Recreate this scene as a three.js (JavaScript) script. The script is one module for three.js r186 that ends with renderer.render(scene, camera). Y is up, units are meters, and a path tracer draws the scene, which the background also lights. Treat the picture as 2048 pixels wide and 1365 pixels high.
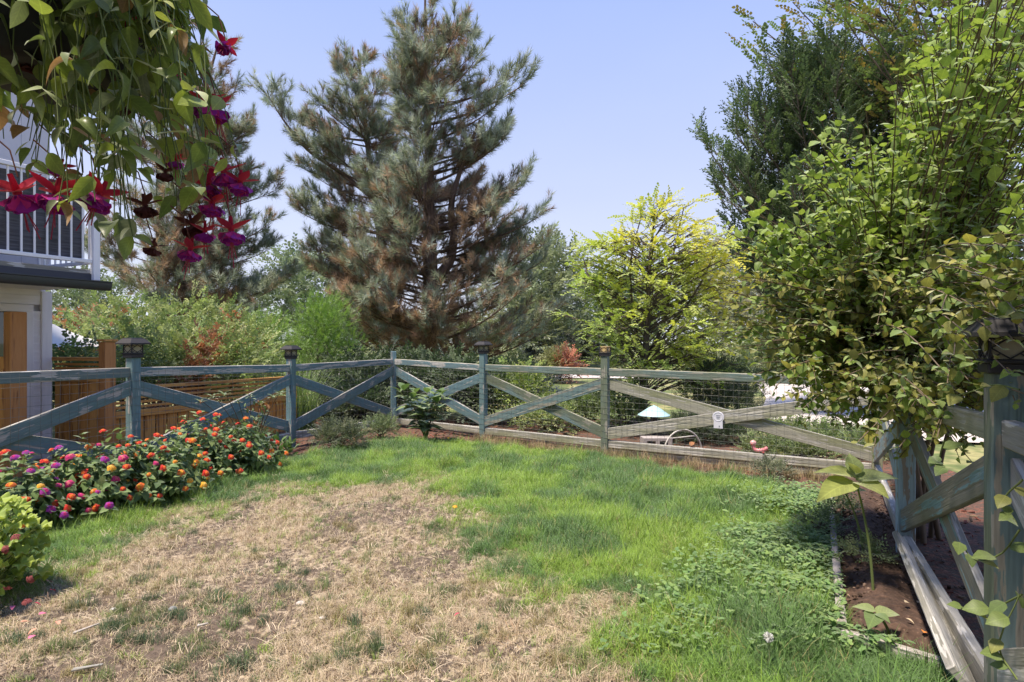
import * as THREE from 'three';
import { RoundedBoxGeometry } from 'three/addons/geometries/RoundedBoxGeometry.js';

// ---------------------------------------------------------------- camera, sky, sun, exposure
const lerp = (a, b, t) => a + (b - a) * t, clamp = (x, a = 0, b = 1) => Math.max(a, Math.min(b, x)), smooth = (a, b, x) => { const t = clamp((x - a) / (b - a)); return t * t * (3 - 2 * t); };
// periodic value noise
const hsh = (x, y) => { let h = Math.imul(x, 374761393) + Math.imul(y, 668265263) | 0; h = Math.imul(h ^ h >>> 13, 1274126177); return ((h ^ h >>> 16) >>> 0) / 4294967296; };
function vn(x, y, px = 4096, py = 4096) {
  const xi = Math.floor(x), yi = Math.floor(y), fx = x - xi, fy = y - yi, u = fx * fx * (3 - 2 * fx), v = fy * fy * (3 - 2 * fy);
  let x0, x1, y0, y1;
  if (px >= 4096) { x0 = xi & 65535; x1 = xi + 1 & 65535; y0 = yi & 65535; y1 = yi + 1 & 65535; } else { x0 = ((xi % px) + px) % px; x1 = (x0 + 1) % px; y0 = ((yi % py) + py) % py; y1 = (y0 + 1) % py; }
  return lerp(lerp(hsh(x0, y0), hsh(x1, y0), u), lerp(hsh(x0, y1), hsh(x1, y1), u), v);
}
function fbm(x, y, o = 4, px = 4096, py = 4096) { let s = 0, a = 0.5, n = 0; for (let i = 0; i < o; i++) { s += a * vn(x + i * 17.3 * 0, y, px, py); n += a; x *= 2; y *= 2; px *= 2; py *= 2; a *= 0.5; } return s / n; }
const W = 2048, H = 1365, F = 1157, EYE = 1.45;
const scene = new THREE.Scene();
const camera = new THREE.PerspectiveCamera(2 * Math.atan(H / 2 / F) * 180 / Math.PI, W / H, 0.05, 900);
camera.position.set(0, EYE, 0);
camera.lookAt(0, EYE, -10);
camera.updateMatrixWorld(true);
const renderer = new THREE.WebGLRenderer({ antialias: true });
renderer.setSize(1024, 682);
renderer.toneMapping = THREE.LinearToneMapping;
renderer.toneMappingExposure = 1.5;
renderer.shadowMap.enabled = true;
const SUN_AZ = -2.25, SUN_EL = 1.2;                 // radians left of straight ahead, above the horizon
const sunDir = new THREE.Vector3(Math.sin(SUN_AZ) * Math.cos(SUN_EL), Math.sin(SUN_EL), -Math.cos(SUN_AZ) * Math.cos(SUN_EL));
{
  const w = 512, h = 256, d = new Float32Array(w * h * 4);
  for (let j = 0; j < h; j++) for (let i = 0; i < w; i++) {
    const el = ((j + 0.5) / h - 0.5) * Math.PI;
    const t = Math.pow(Math.max(0, Math.sin(el)), 0.62), k = (j * w + i) * 4;
    const cl = 0.05 * (fbm(i / w * 24, j / h * 40, 4, 24, 40) - 0.45) * (1 - t);   // thin uneven haze
    d[k] = 0.67 + (0.10 - 0.67) * t + cl; d[k + 1] = 0.69 + (0.225 - 0.69) * t + cl; d[k + 2] = 0.725 + (0.66 - 0.725) * t + cl * 0.6; d[k + 3] = 1;
  }
  const sky = new THREE.DataTexture(d, w, h, THREE.RGBAFormat, THREE.FloatType);
  sky.mapping = THREE.EquirectangularReflectionMapping; sky.magFilter = THREE.LinearFilter; sky.needsUpdate = true;
  scene.background = sky; scene.environment = sky;
}
const sun = new THREE.DirectionalLight(new THREE.Color(1, 0.89, 0.73), 5.0);
sun.position.copy(sunDir).multiplyScalar(60); sun.castShadow = true; sun.shadow.radius = 14;
sun.shadow.mapSize.set(4096, 4096);
Object.assign(sun.shadow.camera, { left: -30, right: 30, top: 30, bottom: -30, near: 1, far: 140 });
sun.userData = { label: 'the sun' };
scene.add(sun); scene.add(sun.target);

// ---------------------------------------------------------------- helpers
function RNG(s) { return () => { s |= 0; s = s + 0x6D2B79F5 | 0; let t = Math.imul(s ^ s >>> 15, 1 | s); t = t + Math.imul(t ^ t >>> 7, 61 | t) ^ t; return ((t ^ t >>> 14) >>> 0) / 4294967296; }; }
let R = RNG(7);
const rr = (a, b) => a + (b - a) * R();
const V = (x, y, z) => new THREE.Vector3(x, y, z);
const C = (r, g, b) => new THREE.Color(r, g, b);
// pixel of the photograph at a known depth (metres ahead of the camera) -> point; pixel on level ground -> point
const P = (px, py, z) => V((px - W / 2) / F * z, EYE - (py - H / 2) / F * z, -z);
const G = (px, py, y = 0) => { const z = (EYE - y) * F / (py - H / 2); return V((px - W / 2) / F * z, y, -z); };
const LUT = new Uint8Array(8193); for (let k = 0; k <= 8192; k++) { const c = k / 8192; LUT[k] = Math.round(255 * (c <= 0.0031308 ? c * 12.92 : 1.055 * Math.pow(c, 1 / 2.4) - 0.055)); }
const s8 = c => LUT[c <= 0 ? 0 : c >= 1 ? 8192 : (c * 8192 + 0.5) | 0];
function colourTex(w, h, fn, rx = 1, ry = 1) {
  const d = new Uint8Array(w * h * 4);
  for (let j = 0; j < h; j++) for (let i = 0; i < w; i++) { const c = fn((i + 0.5) / w, (j + 0.5) / h), k = (j * w + i) * 4; d[k] = s8(c[0]); d[k + 1] = s8(c[1]); d[k + 2] = s8(c[2]); d[k + 3] = 255; }
  const t = new THREE.DataTexture(d, w, h); t.wrapS = t.wrapT = THREE.RepeatWrapping; t.magFilter = THREE.LinearFilter; t.minFilter = THREE.LinearMipmapLinearFilter; t.generateMipmaps = true; t.colorSpace = THREE.SRGBColorSpace; t.repeat.set(rx, ry); t.needsUpdate = true; return t;
}
function greyTex(w, h, fn, rx = 1, ry = 1) {
  const d = new Uint8Array(w * h * 4);
  for (let j = 0; j < h; j++) for (let i = 0; i < w; i++) { const c = Math.round(255 * clamp(fn((i + 0.5) / w, (j + 0.5) / h))), k = (j * w + i) * 4; d[k] = d[k + 1] = d[k + 2] = c; d[k + 3] = 255; }
  const t = new THREE.DataTexture(d, w, h); t.wrapS = t.wrapT = THREE.RepeatWrapping; t.magFilter = THREE.LinearFilter; t.repeat.set(rx, ry); t.needsUpdate = true; return t;
}
const mix3 = (a, b, t) => [lerp(a[0], b[0], t), lerp(a[1], b[1], t), lerp(a[2], b[2], t)];
const mul3 = (a, s) => [a[0] * s, a[1] * s, a[2] * s];

// things, parts
const names = {};
function numbered(n) { const k = names[n] = (names[n] ?? -1) + 1; return k ? `${n}_${String(k).padStart(3, '0')}` : n; }
function thing(name, label, category, base = V(0, 0, 0), group) {
  const o = new THREE.Group(); o.name = numbered(name); o.position.copy(base); o.userData = { label, category }; if (group) o.userData.group = group; scene.add(o); return o;
}
function shadowed(m) { m.castShadow = m.receiveShadow = true; return m; }
// part in world coordinates, hung under a thing that is not turned
function part(name, geo, mat, parent, stuff) {
  const m = shadowed(new THREE.Mesh(geo, mat)); m.name = name; parent.add(m);
  const p = V(0, 0, 0); for (let o = parent; o && o !== scene; o = o.parent) p.add(o.position); m.position.sub(p);
  if (stuff) m.userData.kind = 'stuff'; return m;
}
// part in the parent's own coordinates
function own(name, geo, mat, parent) { const m = shadowed(new THREE.Mesh(geo, mat)); m.name = name; parent.add(m); return m; }
function structure(name, geo, mat) { const m = shadowed(new THREE.Mesh(geo, mat)); m.name = name; m.userData.kind = 'structure'; scene.add(m); return m; }
function single(name, label, category, geo, mat, base, group) {
  const m = shadowed(new THREE.Mesh(geo, mat)); m.name = numbered(name); m.position.copy(base); m.userData = { label, category }; if (group) m.userData.group = group; scene.add(m); return m;
}
// many small pieces as one part (or one top-level mass): list of [Matrix4, Color]
function scatter(name, geo, mat, list, parent = scene) {
  const m = shadowed(new THREE.InstancedMesh(geo, mat, list.length)); m.name = name; m.userData.kind = 'stuff';
  list.forEach(([a, c], i) => { m.setMatrixAt(i, a); m.setColorAt(i, c); });
  parent.add(m); if (parent !== scene) { const p = V(0, 0, 0); for (let o = parent; o && o !== scene; o = o.parent) p.add(o.position); m.position.sub(p); }
  return m;
}
const _x = V(), _y = V(), _z = V();
// matrix with x along dir, y close to up
function basis(dir, up, pos, s = 1, sy = s, sz = s) {
  _x.copy(dir).normalize(); _z.crossVectors(_x, up); if (_z.lengthSq() < 1e-8) _z.set(0, 0, 1).cross(_x); _z.normalize(); _y.crossVectors(_z, _x);
  const m = new THREE.Matrix4().makeBasis(_x, _y, _z); m.scale(V(s, sy, sz)); m.setPosition(pos); return m;
}
const rdir = () => { const z = rr(-1, 1), a = rr(0, 6.2832), q = Math.sqrt(1 - z * z); return V(q * Math.cos(a), z, q * Math.sin(a)); };

class MB {                                   // collects triangles into one geometry
  constructor(col = false) { this.p = []; this.n = []; this.u = []; this.c = col ? [] : null; this.i = []; }
  get count() { return this.p.length / 3; }
  vert(x, y, z, nx, ny, nz, u, v, c) { this.p.push(x, y, z); this.n.push(nx, ny, nz); this.u.push(u, v); if (this.c) this.c.push(c.r, c.g, c.b); return this.count - 1; }
  add(g, m, c) {
    const b = this.count, P_ = g.attributes.position, N = g.attributes.normal, U = g.attributes.uv, I = g.index, v = V(), nm = new THREE.Matrix3().getNormalMatrix(m || new THREE.Matrix4());
    for (let k = 0; k < P_.count; k++) {
      v.fromBufferAttribute(P_, k); if (m) v.applyMatrix4(m); this.p.push(v.x, v.y, v.z);
      v.fromBufferAttribute(N, k).applyMatrix3(nm).normalize(); this.n.push(v.x, v.y, v.z);
      this.u.push(U ? U.getX(k) : 0, U ? U.getY(k) : 0); if (this.c) this.c.push(c.r, c.g, c.b);
    }
    if (I) for (let k = 0; k < I.count; k++) this.i.push(b + I.getX(k)); else for (let k = 0; k < P_.count; k++) this.i.push(b + k);
    return this;
  }
  tube(pts, r0, r1, seg = 6, c, wob = 0) {
    let t = V(), a = V(), b = V(), len = 0; const n = pts.length, start = this.count;
    for (let k = 0; k < n; k++) {
      t.subVectors(pts[Math.min(k + 1, n - 1)], pts[Math.max(k - 1, 0)]).normalize();
      if (k === 0) a.crossVectors(t, Math.abs(t.y) < 0.9 ? V(0, 1, 0) : V(1, 0, 0)); else { a.addScaledVector(t, -a.dot(t)); len += pts[k].distanceTo(pts[k - 1]); }
      a.normalize(); b.crossVectors(t, a);
      for (let s = 0; s <= seg; s++) {
        const f = s / seg * 6.28318, r = lerp(r0, r1, k / (n - 1)) * (1 + (wob ? wob * (hsh(k * 31 + (s % seg), start) - 0.5) : 0)), x = Math.cos(f), y = Math.sin(f);
        this.vert(pts[k].x + (a.x * x + b.x * y) * r, pts[k].y + (a.y * x + b.y * y) * r, pts[k].z + (a.z * x + b.z * y) * r, a.x * x + b.x * y, a.y * x + b.y * y, a.z * x + b.z * y, s / seg * Math.max(0.05, r0 * 6.28), len, c);
      }
    }
    const w = seg + 1;
    for (let k = 0; k < n - 1; k++) for (let s = 0; s < seg; s++) { const q = start + k * w + s; this.i.push(q, q + 1, q + w, q + 1, q + w + 1, q + w); }
    return this;
  }
  geo() {
    const g = new THREE.BufferGeometry(); g.setAttribute('position', new THREE.Float32BufferAttribute(this.p, 3)); g.setAttribute('normal', new THREE.Float32BufferAttribute(this.n, 3)); g.setAttribute('uv', new THREE.Float32BufferAttribute(this.u, 2));
    if (this.c) g.setAttribute('color', new THREE.Float32BufferAttribute(this.c, 3)); g.setIndex(this.i); return g;
  }
}
const quadPts = (a, b, c, n = 5) => { const o = []; for (let i = 0; i <= n; i++) { const t = i / n, q = 1 - t; o.push(V(q * q * a.x + 2 * q * t * b.x + t * t * c.x, q * q * a.y + 2 * q * t * b.y + t * t * c.y, q * q * a.z + 2 * q * t * b.z + t * t * c.z)); } return o; };

// chamfered box, length on x, uv in metres with the grain along the length; group 1 = its upper face
function boxGeo(L, Hh, T, c = 0.004, u0 = 0, v0 = 0) {
  const x = L / 2, y = Hh / 2, z = T / 2, pos = [], uv = [], idx = [], tops = [];
  c = Math.min(c, x * 0.45, y * 0.45, z * 0.45);
  const face = (pts, f, top) => { const b = pos.length / 3; pts.forEach(p => { pos.push(...p); uv.push(...f(p)); }); const l = top ? tops : idx; for (let k = 2; k < pts.length; k++) l.push(b, b + k - 1, b + k); };
  const fz = p => [p[0] + u0, p[1] + v0], fy = p => [p[0] + u0, p[2] + v0 + 0.37], fx = p => [p[2] * 0.3 + u0, p[1] + v0];
  const X = x - c, Y = y - c, Z = z - c;
  face([[-X, -Y, z], [X, -Y, z], [X, Y, z], [-X, Y, z]], fz); face([[X, -Y, -z], [-X, -Y, -z], [-X, Y, -z], [X, Y, -z]], fz);
  face([[-X, y, Z], [X, y, Z], [X, y, -Z], [-X, y, -Z]], fy, true); face([[-X, -y, -Z], [X, -y, -Z], [X, -y, Z], [-X, -y, Z]], fy);
  face([[x, -Y, Z], [x, -Y, -Z], [x, Y, -Z], [x, Y, Z]], fx); face([[-x, -Y, -Z], [-x, -Y, Z], [-x, Y, Z], [-x, Y, -Z]], fx);
  face([[-X, Y, z], [X, Y, z], [X, y, Z], [-X, y, Z]], fz, true); face([[X, Y, -z], [-X, Y, -z], [-X, y, -Z], [X, y, -Z]], fz, true);
  face([[-X, -y, Z], [X, -y, Z], [X, -Y, z], [-X, -Y, z]], fz); face([[X, -y, -Z], [-X, -y, -Z], [-X, -Y, -z], [X, -Y, -z]], fz);
  face([[x, Y, Z], [x, Y, -Z], [X, y, -Z], [X, y, Z]], fx, true); face([[-x, Y, -Z], [-x, Y, Z], [-X, y, Z], [-X, y, -Z]], fx, true);
  face([[X, -y, Z], [X, -y, -Z], [x, -Y, -Z], [x, -Y, Z]], fx); face([[-X, -y, -Z], [-X, -y, Z], [-x, -Y, Z], [-x, -Y, -Z]], fx);
  face([[X, -Y, z], [x, -Y, Z], [x, Y, Z], [X, Y, z]], fx); face([[-x, -Y, Z], [-X, -Y, z], [-X, Y, z], [-x, Y, Z]], fx);
  face([[x, -Y, -Z], [X, -Y, -z], [X, Y, -z], [x, Y, -Z]], fx); face([[-X, -Y, -z], [-x, -Y, -Z], [-x, Y, -Z], [-X, Y, -z]], fx);
  for (const a of [-1, 1]) for (const b of [-1, 1]) for (const d of [-1, 1]) { const q = [[a * X, b * Y, d * z], [a * x, b * Y, d * Z], [a * X, b * y, d * Z]]; face(a * b * d > 0 ? q : [q[0], q[2], q[1]], fz, b > 0); }
  const g = new THREE.BufferGeometry(); g.setAttribute('position', new THREE.Float32BufferAttribute(pos, 3)); g.setAttribute('uv', new THREE.Float32BufferAttribute(uv, 2));
  g.setIndex([...idx, ...tops]); g.computeVertexNormals(); g.addGroup(0, idx.length, 0); g.addGroup(idx.length, tops.length, 1); return g;
}
const one = g => { g.clearGroups(); return g; };
// board between two points: returns geometry in world coordinates
function boardGeo(p, q, Hh, T, up = V(0, 1, 0), c = 0.004, twoSided = false, off = 0) {
  const d = V().subVectors(q, p), g = boxGeo(d.length(), Hh, T, c, rr(0, 8), rr(0, 8)); const m = basis(d, up, V().addVectors(p, q).multiplyScalar(0.5));
  if (off) { const z = V().setFromMatrixColumn(m, 2); m.setPosition(V().setFromMatrixPosition(m).addScaledVector(z, off)); }
  g.applyMatrix4(m); return twoSided ? g : one(g);
}
// ovate leaf along +x, upper face +y
function leafGeo(L, Wd, { n = 4, fold = 0.25, curl = 0.25, wide = 0.42, tooth = 0, tip = 1 } = {}) {
  const m = new MB(); const prof = t => { const a = Math.log(0.5) / Math.log(wide); return Math.pow(Math.sin(Math.PI * Math.pow(t, a)), tip); };
  const rows = [];
  for (let k = 0; k <= n; k++) {
    const t = k / n, w = Wd / 2 * (k === 0 || k === n ? 0 : prof(t)) * (1 + (k % 2 ? tooth : -tooth)), y = -curl * L * t * t, x = L * t * (1 - 0.25 * curl * t);
    rows.push([m.vert(x, y, 0, 0, 1, 0, t, 0.5), w ? m.vert(x - tooth * L * 0.05, y + fold * w, -w, 0, 1, 0, t, 0.5 - w / Wd) : -1, w ? m.vert(x - tooth * L * 0.05, y + fold * w, w, 0, 1, 0, t, 0.5 + w / Wd) : -1]);
  }
  for (let k = 0; k < n; k++) { const a = rows[k], b = rows[k + 1]; for (const s of [1, 2]) { const f = s === 2 ? [0, 1, 2] : [0, 2, 1]; const tri = (q) => m.i.push(q[f[0]], q[f[1]], q[f[2]]); if (a[s] >= 0) tri([a[0], a[s], b[0]]); if (b[s] >= 0) tri(a[s] >= 0 ? [a[s], b[s], b[0]] : [a[0], b[s], b[0]]); } }
  const g = m.geo(); g.computeVertexNormals(); return g;
}
const bladesGeo = (n, h, spread, w, bend, seed, seg = 3) => {        // a tuft of grass blades
  const r = RNG(seed), m = new MB();
  for (let k = 0; k < n; k++) {
    const a = r() * 6.283, d = Math.sqrt(r()) * spread, x = Math.cos(a) * d, z = Math.sin(a) * d, f = r() * 6.283, hh = h * (0.55 + 0.6 * r()), bb = bend * (0.3 + 1.1 * r()), wx = -Math.sin(f), wz = Math.cos(f), ww = w * (0.7 + 0.6 * r());
    let px = x, py = -0.01, pz = z, an = 0.12 * bb; const st = m.count;
    for (let s = 0; s <= seg; s++) {
      const q = ww / 2 * (1 - s / seg), ny = Math.sin(an), nx = -Math.cos(an) * Math.cos(f), nz = -Math.cos(an) * Math.sin(f);
      if (s < seg) { m.vert(px - wx * q, py, pz - wz * q, nx, ny, nz, 0, s / seg); m.vert(px + wx * q, py, pz + wz * q, nx, ny, nz, 1, s / seg); } else m.vert(px, py, pz, nx, ny, nz, 0.5, 1);
      px += Math.sin(an) * Math.cos(f) * hh / seg; pz += Math.sin(an) * Math.sin(f) * hh / seg; py += Math.cos(an) * hh / seg; an += bb * 1.35 / seg * 1.2;
    }
    for (let s = 0; s < seg - 1; s++) { const q = st + s * 2; m.i.push(q, q + 1, q + 2, q + 1, q + 3, q + 2); }
    const q = st + (seg - 1) * 2; m.i.push(q, q + 1, q + 2);
  }
  return m.geo();
};
function inPoly(x, z, poly) { let c = false; for (let i = 0, j = poly.length - 1; i < poly.length; j = i++) { const [a, b] = poly[i], [d, e] = poly[j]; if ((b > z) !== (e > z) && x < (d - a) * (z - b) / (e - b) + a) c = !c; } return c; }
function edgeDist(x, z, poly) { let m = 1e9; for (let i = 0, j = poly.length - 1; i < poly.length; j = i++) { const [a, b] = poly[j], [d, e] = poly[i], vx = d - a, vz = e - b, t = clamp(((x - a) * vx + (z - b) * vz) / (vx * vx + vz * vz)); m = Math.min(m, Math.hypot(x - a - vx * t, z - b - vz * t)); } return inPoly(x, z, poly) ? m : -m; }

// ---------------------------------------------------------------- materials
const grain = (u, v) => 0.55 * fbm(u * 4, v * 64, 3, 4, 64) + 0.45 * fbm(u * 16, v * 128, 2, 16, 128);
const woodBump = greyTex(512, 256, (u, v) => 0.3 + 0.6 * grain(u, v) - 0.5 * smooth(0.72, 0.8, fbm(u * 3, v * 40, 2, 3, 40)), 1, 2);
function paintTex(base, bare, flake, algae, seed) {
  return colourTex(512, 256, (u, v) => {
    const g = grain(u, v), big = fbm(u * 3 + seed, v * 3, 3, 3, 3);
    let c = mul3(base, 0.72 + 0.56 * g); c = mix3(c, mul3(algae[0], 0.6 + 0.8 * g), algae[1] * smooth(0.35, 0.7, big));
    const fl = fbm(u * 6 + seed, v * 18, 4, 6, 18) + 0.25 * (g - 0.5);
    return mix3(c, mul3(bare, 0.55 + 0.9 * g), smooth(flake, flake + 0.025, fl));
  }, 1, 2);
}
const MAT = {};
const std = (o) => new THREE.MeshStandardMaterial(o);
MAT.paint = std({ map: paintTex([0.12, 0.21, 0.245], [0.34, 0.33, 0.31], 0.64, [[0.12, 0.15, 0.10], 0.35], 1), bumpMap: woodBump, bumpScale: 0.002, roughness: 0.75 });
MAT.paintDull = std({ map: paintTex([0.135, 0.20, 0.205], [0.26, 0.25, 0.21], 0.60, [[0.13, 0.14, 0.075], 0.8], 2), bumpMap: woodBump, bumpScale: 0.003, roughness: 0.85 });
MAT.rail = std({ map: paintTex([0.12, 0.195, 0.22], [0.40, 0.39, 0.37], 0.50, [[0.14, 0.14, 0.10], 0.4], 3), bumpMap: woodBump, bumpScale: 0.003, roughness: 0.85 });
MAT.weather = std({ map: paintTex([0.36, 0.345, 0.32], [0.52, 0.50, 0.47], 0.60, [[0.16, 0.15, 0.11], 0.55], 4), bumpMap: woodBump, bumpScale: 0.004, roughness: 0.9 });
MAT.weatherDark = std({ map: paintTex([0.33, 0.315, 0.255], [0.42, 0.40, 0.36], 0.62, [[0.22, 0.23, 0.115], 0.8], 5), bumpMap: woodBump, bumpScale: 0.004, roughness: 0.92 });
MAT.paintSunlit = std({ map: paintTex([0.30, 0.42, 0.48], [0.24, 0.21, 0.17], 0.54, [[0.22, 0.25, 0.22], 0.6], 6), bumpMap: woodBump, bumpScale: 0.003, roughness: 0.8 });  // blue fence paint made paler: sunlight on the post put into its colour
MAT.paintWorn = std({ map: paintTex([0.19, 0.18, 0.15], [0.16, 0.25, 0.27], 0.60, [[0.10, 0.11, 0.07], 0.7], 8), bumpMap: woodBump, bumpScale: 0.004, roughness: 0.9 });
MAT.edging = std({ map: paintTex([0.42, 0.38, 0.37], [0.25, 0.22, 0.2], 0.6, [[0.3, 0.26, 0.24], 0.6], 7), bumpMap: woodBump, bumpScale: 0.003, roughness: 0.92 });
const cedarTex = colourTex(512, 256, (u, v) => { const g = grain(u, v); return mix3(mix3([0.46, 0.19, 0.035], [0.62, 0.31, 0.08], g), [0.24, 0.10, 0.03], smooth(0.62, 0.8, fbm(u * 3, v * 24, 3, 3, 24))); }, 1, 2);
MAT.cedar = std({ map: cedarTex, bumpMap: woodBump, bumpScale: 0.0015, roughness: 0.7 });
const cedarTex2 = colourTex(512, 256, (u, v) => { const g = grain(u + 0.3, v); return mix3(mix3([0.50, 0.23, 0.05], [0.60, 0.33, 0.10], g), [0.28, 0.12, 0.035], smooth(0.6, 0.75, fbm(u * 4, v * 30, 3, 4, 30))); }, 1, 2);
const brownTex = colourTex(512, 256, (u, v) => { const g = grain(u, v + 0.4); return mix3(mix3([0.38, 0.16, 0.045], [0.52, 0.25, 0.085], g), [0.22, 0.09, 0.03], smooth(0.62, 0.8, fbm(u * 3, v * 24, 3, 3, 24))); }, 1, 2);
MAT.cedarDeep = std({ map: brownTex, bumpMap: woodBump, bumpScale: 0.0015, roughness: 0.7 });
MAT.cedarLight = std({ map: cedarTex2, bumpMap: woodBump, bumpScale: 0.0015, roughness: 0.75 });
const sidingTex = colourTex(256, 256, (u, v) => mul3([0.80, 0.77, 0.78], 0.9 + 0.16 * fbm(u * 4, v * 32, 4, 4, 32)));
MAT.siding = std({ map: sidingTex, roughness: 0.6 });
MAT.trim = std({ map: sidingTex, roughness: 0.5 });
MAT.white = std({ map: sidingTex, color: C(1.08, 1.1, 1.12), roughness: 0.45 });
MAT.gutter = std({ color: C(0.035, 0.042, 0.048), roughness: 0.45 });
MAT.fascia = std({ color: C(0.05, 0.052, 0.065), roughness: 0.6 });
MAT.screen = std({ map: colourTex(128, 128, (u, v) => mul3([0.085, 0.082, 0.09], 0.6 + 0.8 * vn(u * 4, v * 64, 4, 64)), 2, 2), roughness: 0.8, side: THREE.DoubleSide });
MAT.wire = std({ color: C(0.22, 0.225, 0.21), roughness: 0.5, metalness: 0.6 });
MAT.black = std({ color: C(0.03, 0.028, 0.032), roughness: 0.75 });
MAT.solar = std({ color: C(0.05, 0.05, 0.075), roughness: 0.25 });
MAT.pane = new THREE.MeshPhysicalMaterial({ color: C(0.55, 0.5, 0.36), roughness: 0.9, transmission: 0.45, thickness: 0 });
MAT.paneAmber = new THREE.MeshPhysicalMaterial({ color: C(0.85, 0.70, 0.36), roughness: 1, transmission: 0.6, thickness: 0 });
const barkTex = (a, b) => colourTex(256, 256, (u, v) => mix3(a, b, clamp(0.9 * fbm(u * 8, v * 4, 4, 8, 4) * 1.4 - 0.2 + 0.3 * (vn(u * 32, v * 8, 32, 8) - 0.5))), 4, 1);
const barkBump = greyTex(256, 256, (u, v) => fbm(u * 10, v * 4, 4, 10, 4), 4, 1);
MAT.barkPine = std({ map: barkTex([0.055, 0.038, 0.03], [0.24, 0.155, 0.115]), bumpMap: barkBump, bumpScale: 0.02, roughness: 0.95 });
MAT.bark = std({ map: barkTex([0.05, 0.04, 0.032], [0.19, 0.15, 0.12]), bumpMap: barkBump, bumpScale: 0.01, roughness: 0.95 });
MAT.twig = std({ color: C(0.10, 0.075, 0.05), roughness: 0.9 });
MAT.stem = std({ color: C(0.13, 0.17, 0.05), roughness: 0.8 });
MAT.stemRed = std({ color: C(0.22, 0.08, 0.05), roughness: 0.7 });
const veinTex = colourTex(128, 64, (u, v) => { const y = Math.abs(v - 0.5) * 2, rib = Math.exp(-y * y * 400), sv = Math.pow(Math.abs(Math.sin((u * 1.1 - y * 0.32) * 24)), 18); const k = 0.66 + 0.26 * fbm(u * 10, v * 8, 3) + 0.30 * rib + 0.16 * sv * (1 - rib); return [clamp(k * 0.95), clamp(k * 0.95), clamp(k * 0.88)]; });
const leafMat = (o = {}) => new THREE.MeshPhysicalMaterial({ color: C(1, 1, 1), map: veinTex, roughness: 1, transmission: 0.42, thickness: 0, clearcoat: 0.35, clearcoatRoughness: 0.4, side: THREE.DoubleSide, ...o });
MAT.leaf = leafMat();
MAT.leafPlain = leafMat({ map: null, clearcoat: 0.15 });
MAT.needle = new THREE.MeshPhysicalMaterial({ roughness: 1, transmission: 0.3, thickness: 0, side: THREE.DoubleSide });
MAT.grass = new THREE.MeshPhysicalMaterial({ roughness: 1, transmission: 0.35, thickness: 0, clearcoat: 0.2, clearcoatRoughness: 0.45, side: THREE.DoubleSide });
MAT.straw = std({ roughness: 0.85, side: THREE.DoubleSide });
MAT.petal = new THREE.MeshPhysicalMaterial({ vertexColors: true, roughness: 1, transmission: 0.25, thickness: 0, side: THREE.DoubleSide });

// ---------------------------------------------------------------- ground
const fencePts = { L0: [-4.62, 3.6], A: [-3.80, 5.8], B: [-3.02, 7.9], K: [-2.03, 9.9], D: [-0.43, 8.7], E: [1.21, 7.5], K2: [3.79, 6.0], M: [2.62, 3.85], N: [1.79, 2.1], O: [1.13, 0.72] };
const lawnPoly = [[-4.6, 3.2], [-3.85, 4.5], [-3.45, 5.3], [-2.95, 6.1], [-2.6, 7.0], [-1.95, 8.1], [-0.95, 8.3], [-0.2, 7.95], [1.05, 7.15], [2.35, 6.05], [2.97, 5.45], [1.55, 2.78], [1.82, 2.52], [1.6, 1.6], [-4.6, 1.6]];
const dryPoly = [[-3.0, 5.0], [-2.15, 5.85], [-0.8, 6.0], [-0.3, 5.3], [-0.15, 4.3], [0.12, 3.6], [0.5, 3.1], [0.95, 2.5], [1.1, 1.2], [-3.4, 1.2], [-3.1, 3.0], [-2.75, 3.9], [-2.9, 4.4]];
const bedPoly = [[3.02, 5.45], [1.6, 2.78], [1.86, 2.54], [2.0, 2.4], [2.62, 3.85], [3.7, 5.9], [3.2, 6.1]];
const dryRaw = (x, z) => smooth(-0.5, 0.42, edgeDist(x, z, dryPoly) - 0.12 * smooth(-0.6, 0.4, x) + 0.75 * (fbm(x * 1.6 + 20, z * 1.6 + 20, 3) - 0.5) + 0.3 * (fbm(x * 6 + 50, z * 6, 2) - 0.5));
const grid = (fn) => { const n = 320, a = new Float32Array((n + 1) * (n + 1)); for (let j = 0; j <= n; j++) for (let i = 0; i <= n; i++) a[j * (n + 1) + i] = fn(-5.6 + 10.6 * i / n, 0.2 + 10.6 * j / n); return (x, z) => { const u = clamp((x + 5.6) / 10.6, 0, 0.9999) * n, v = clamp((z - 0.2) / 10.6, 0, 0.9999) * n, i = u | 0, j = v | 0, q = j * (n + 1) + i, s = u - i, t = v - j; return (a[q] * (1 - s) + a[q + 1] * s) * (1 - t) + (a[q + n + 1] * (1 - s) + a[q + n + 2] * s) * t; }; };
const dryness = grid(dryRaw), lawnEdge = grid((x, z) => edgeDist(x, z, lawnPoly)), bigNoise = grid((x, z) => fbm(x * 2.2 + 7, z * 2.2, 3));
const groundY = (x, z) => 0.07 * (fbm(x * 1.3 + 9, z * 1.3 + 4, 3) - 0.5) + 0.025 * (fbm(x * 7, z * 7, 2) - 0.5);
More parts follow.
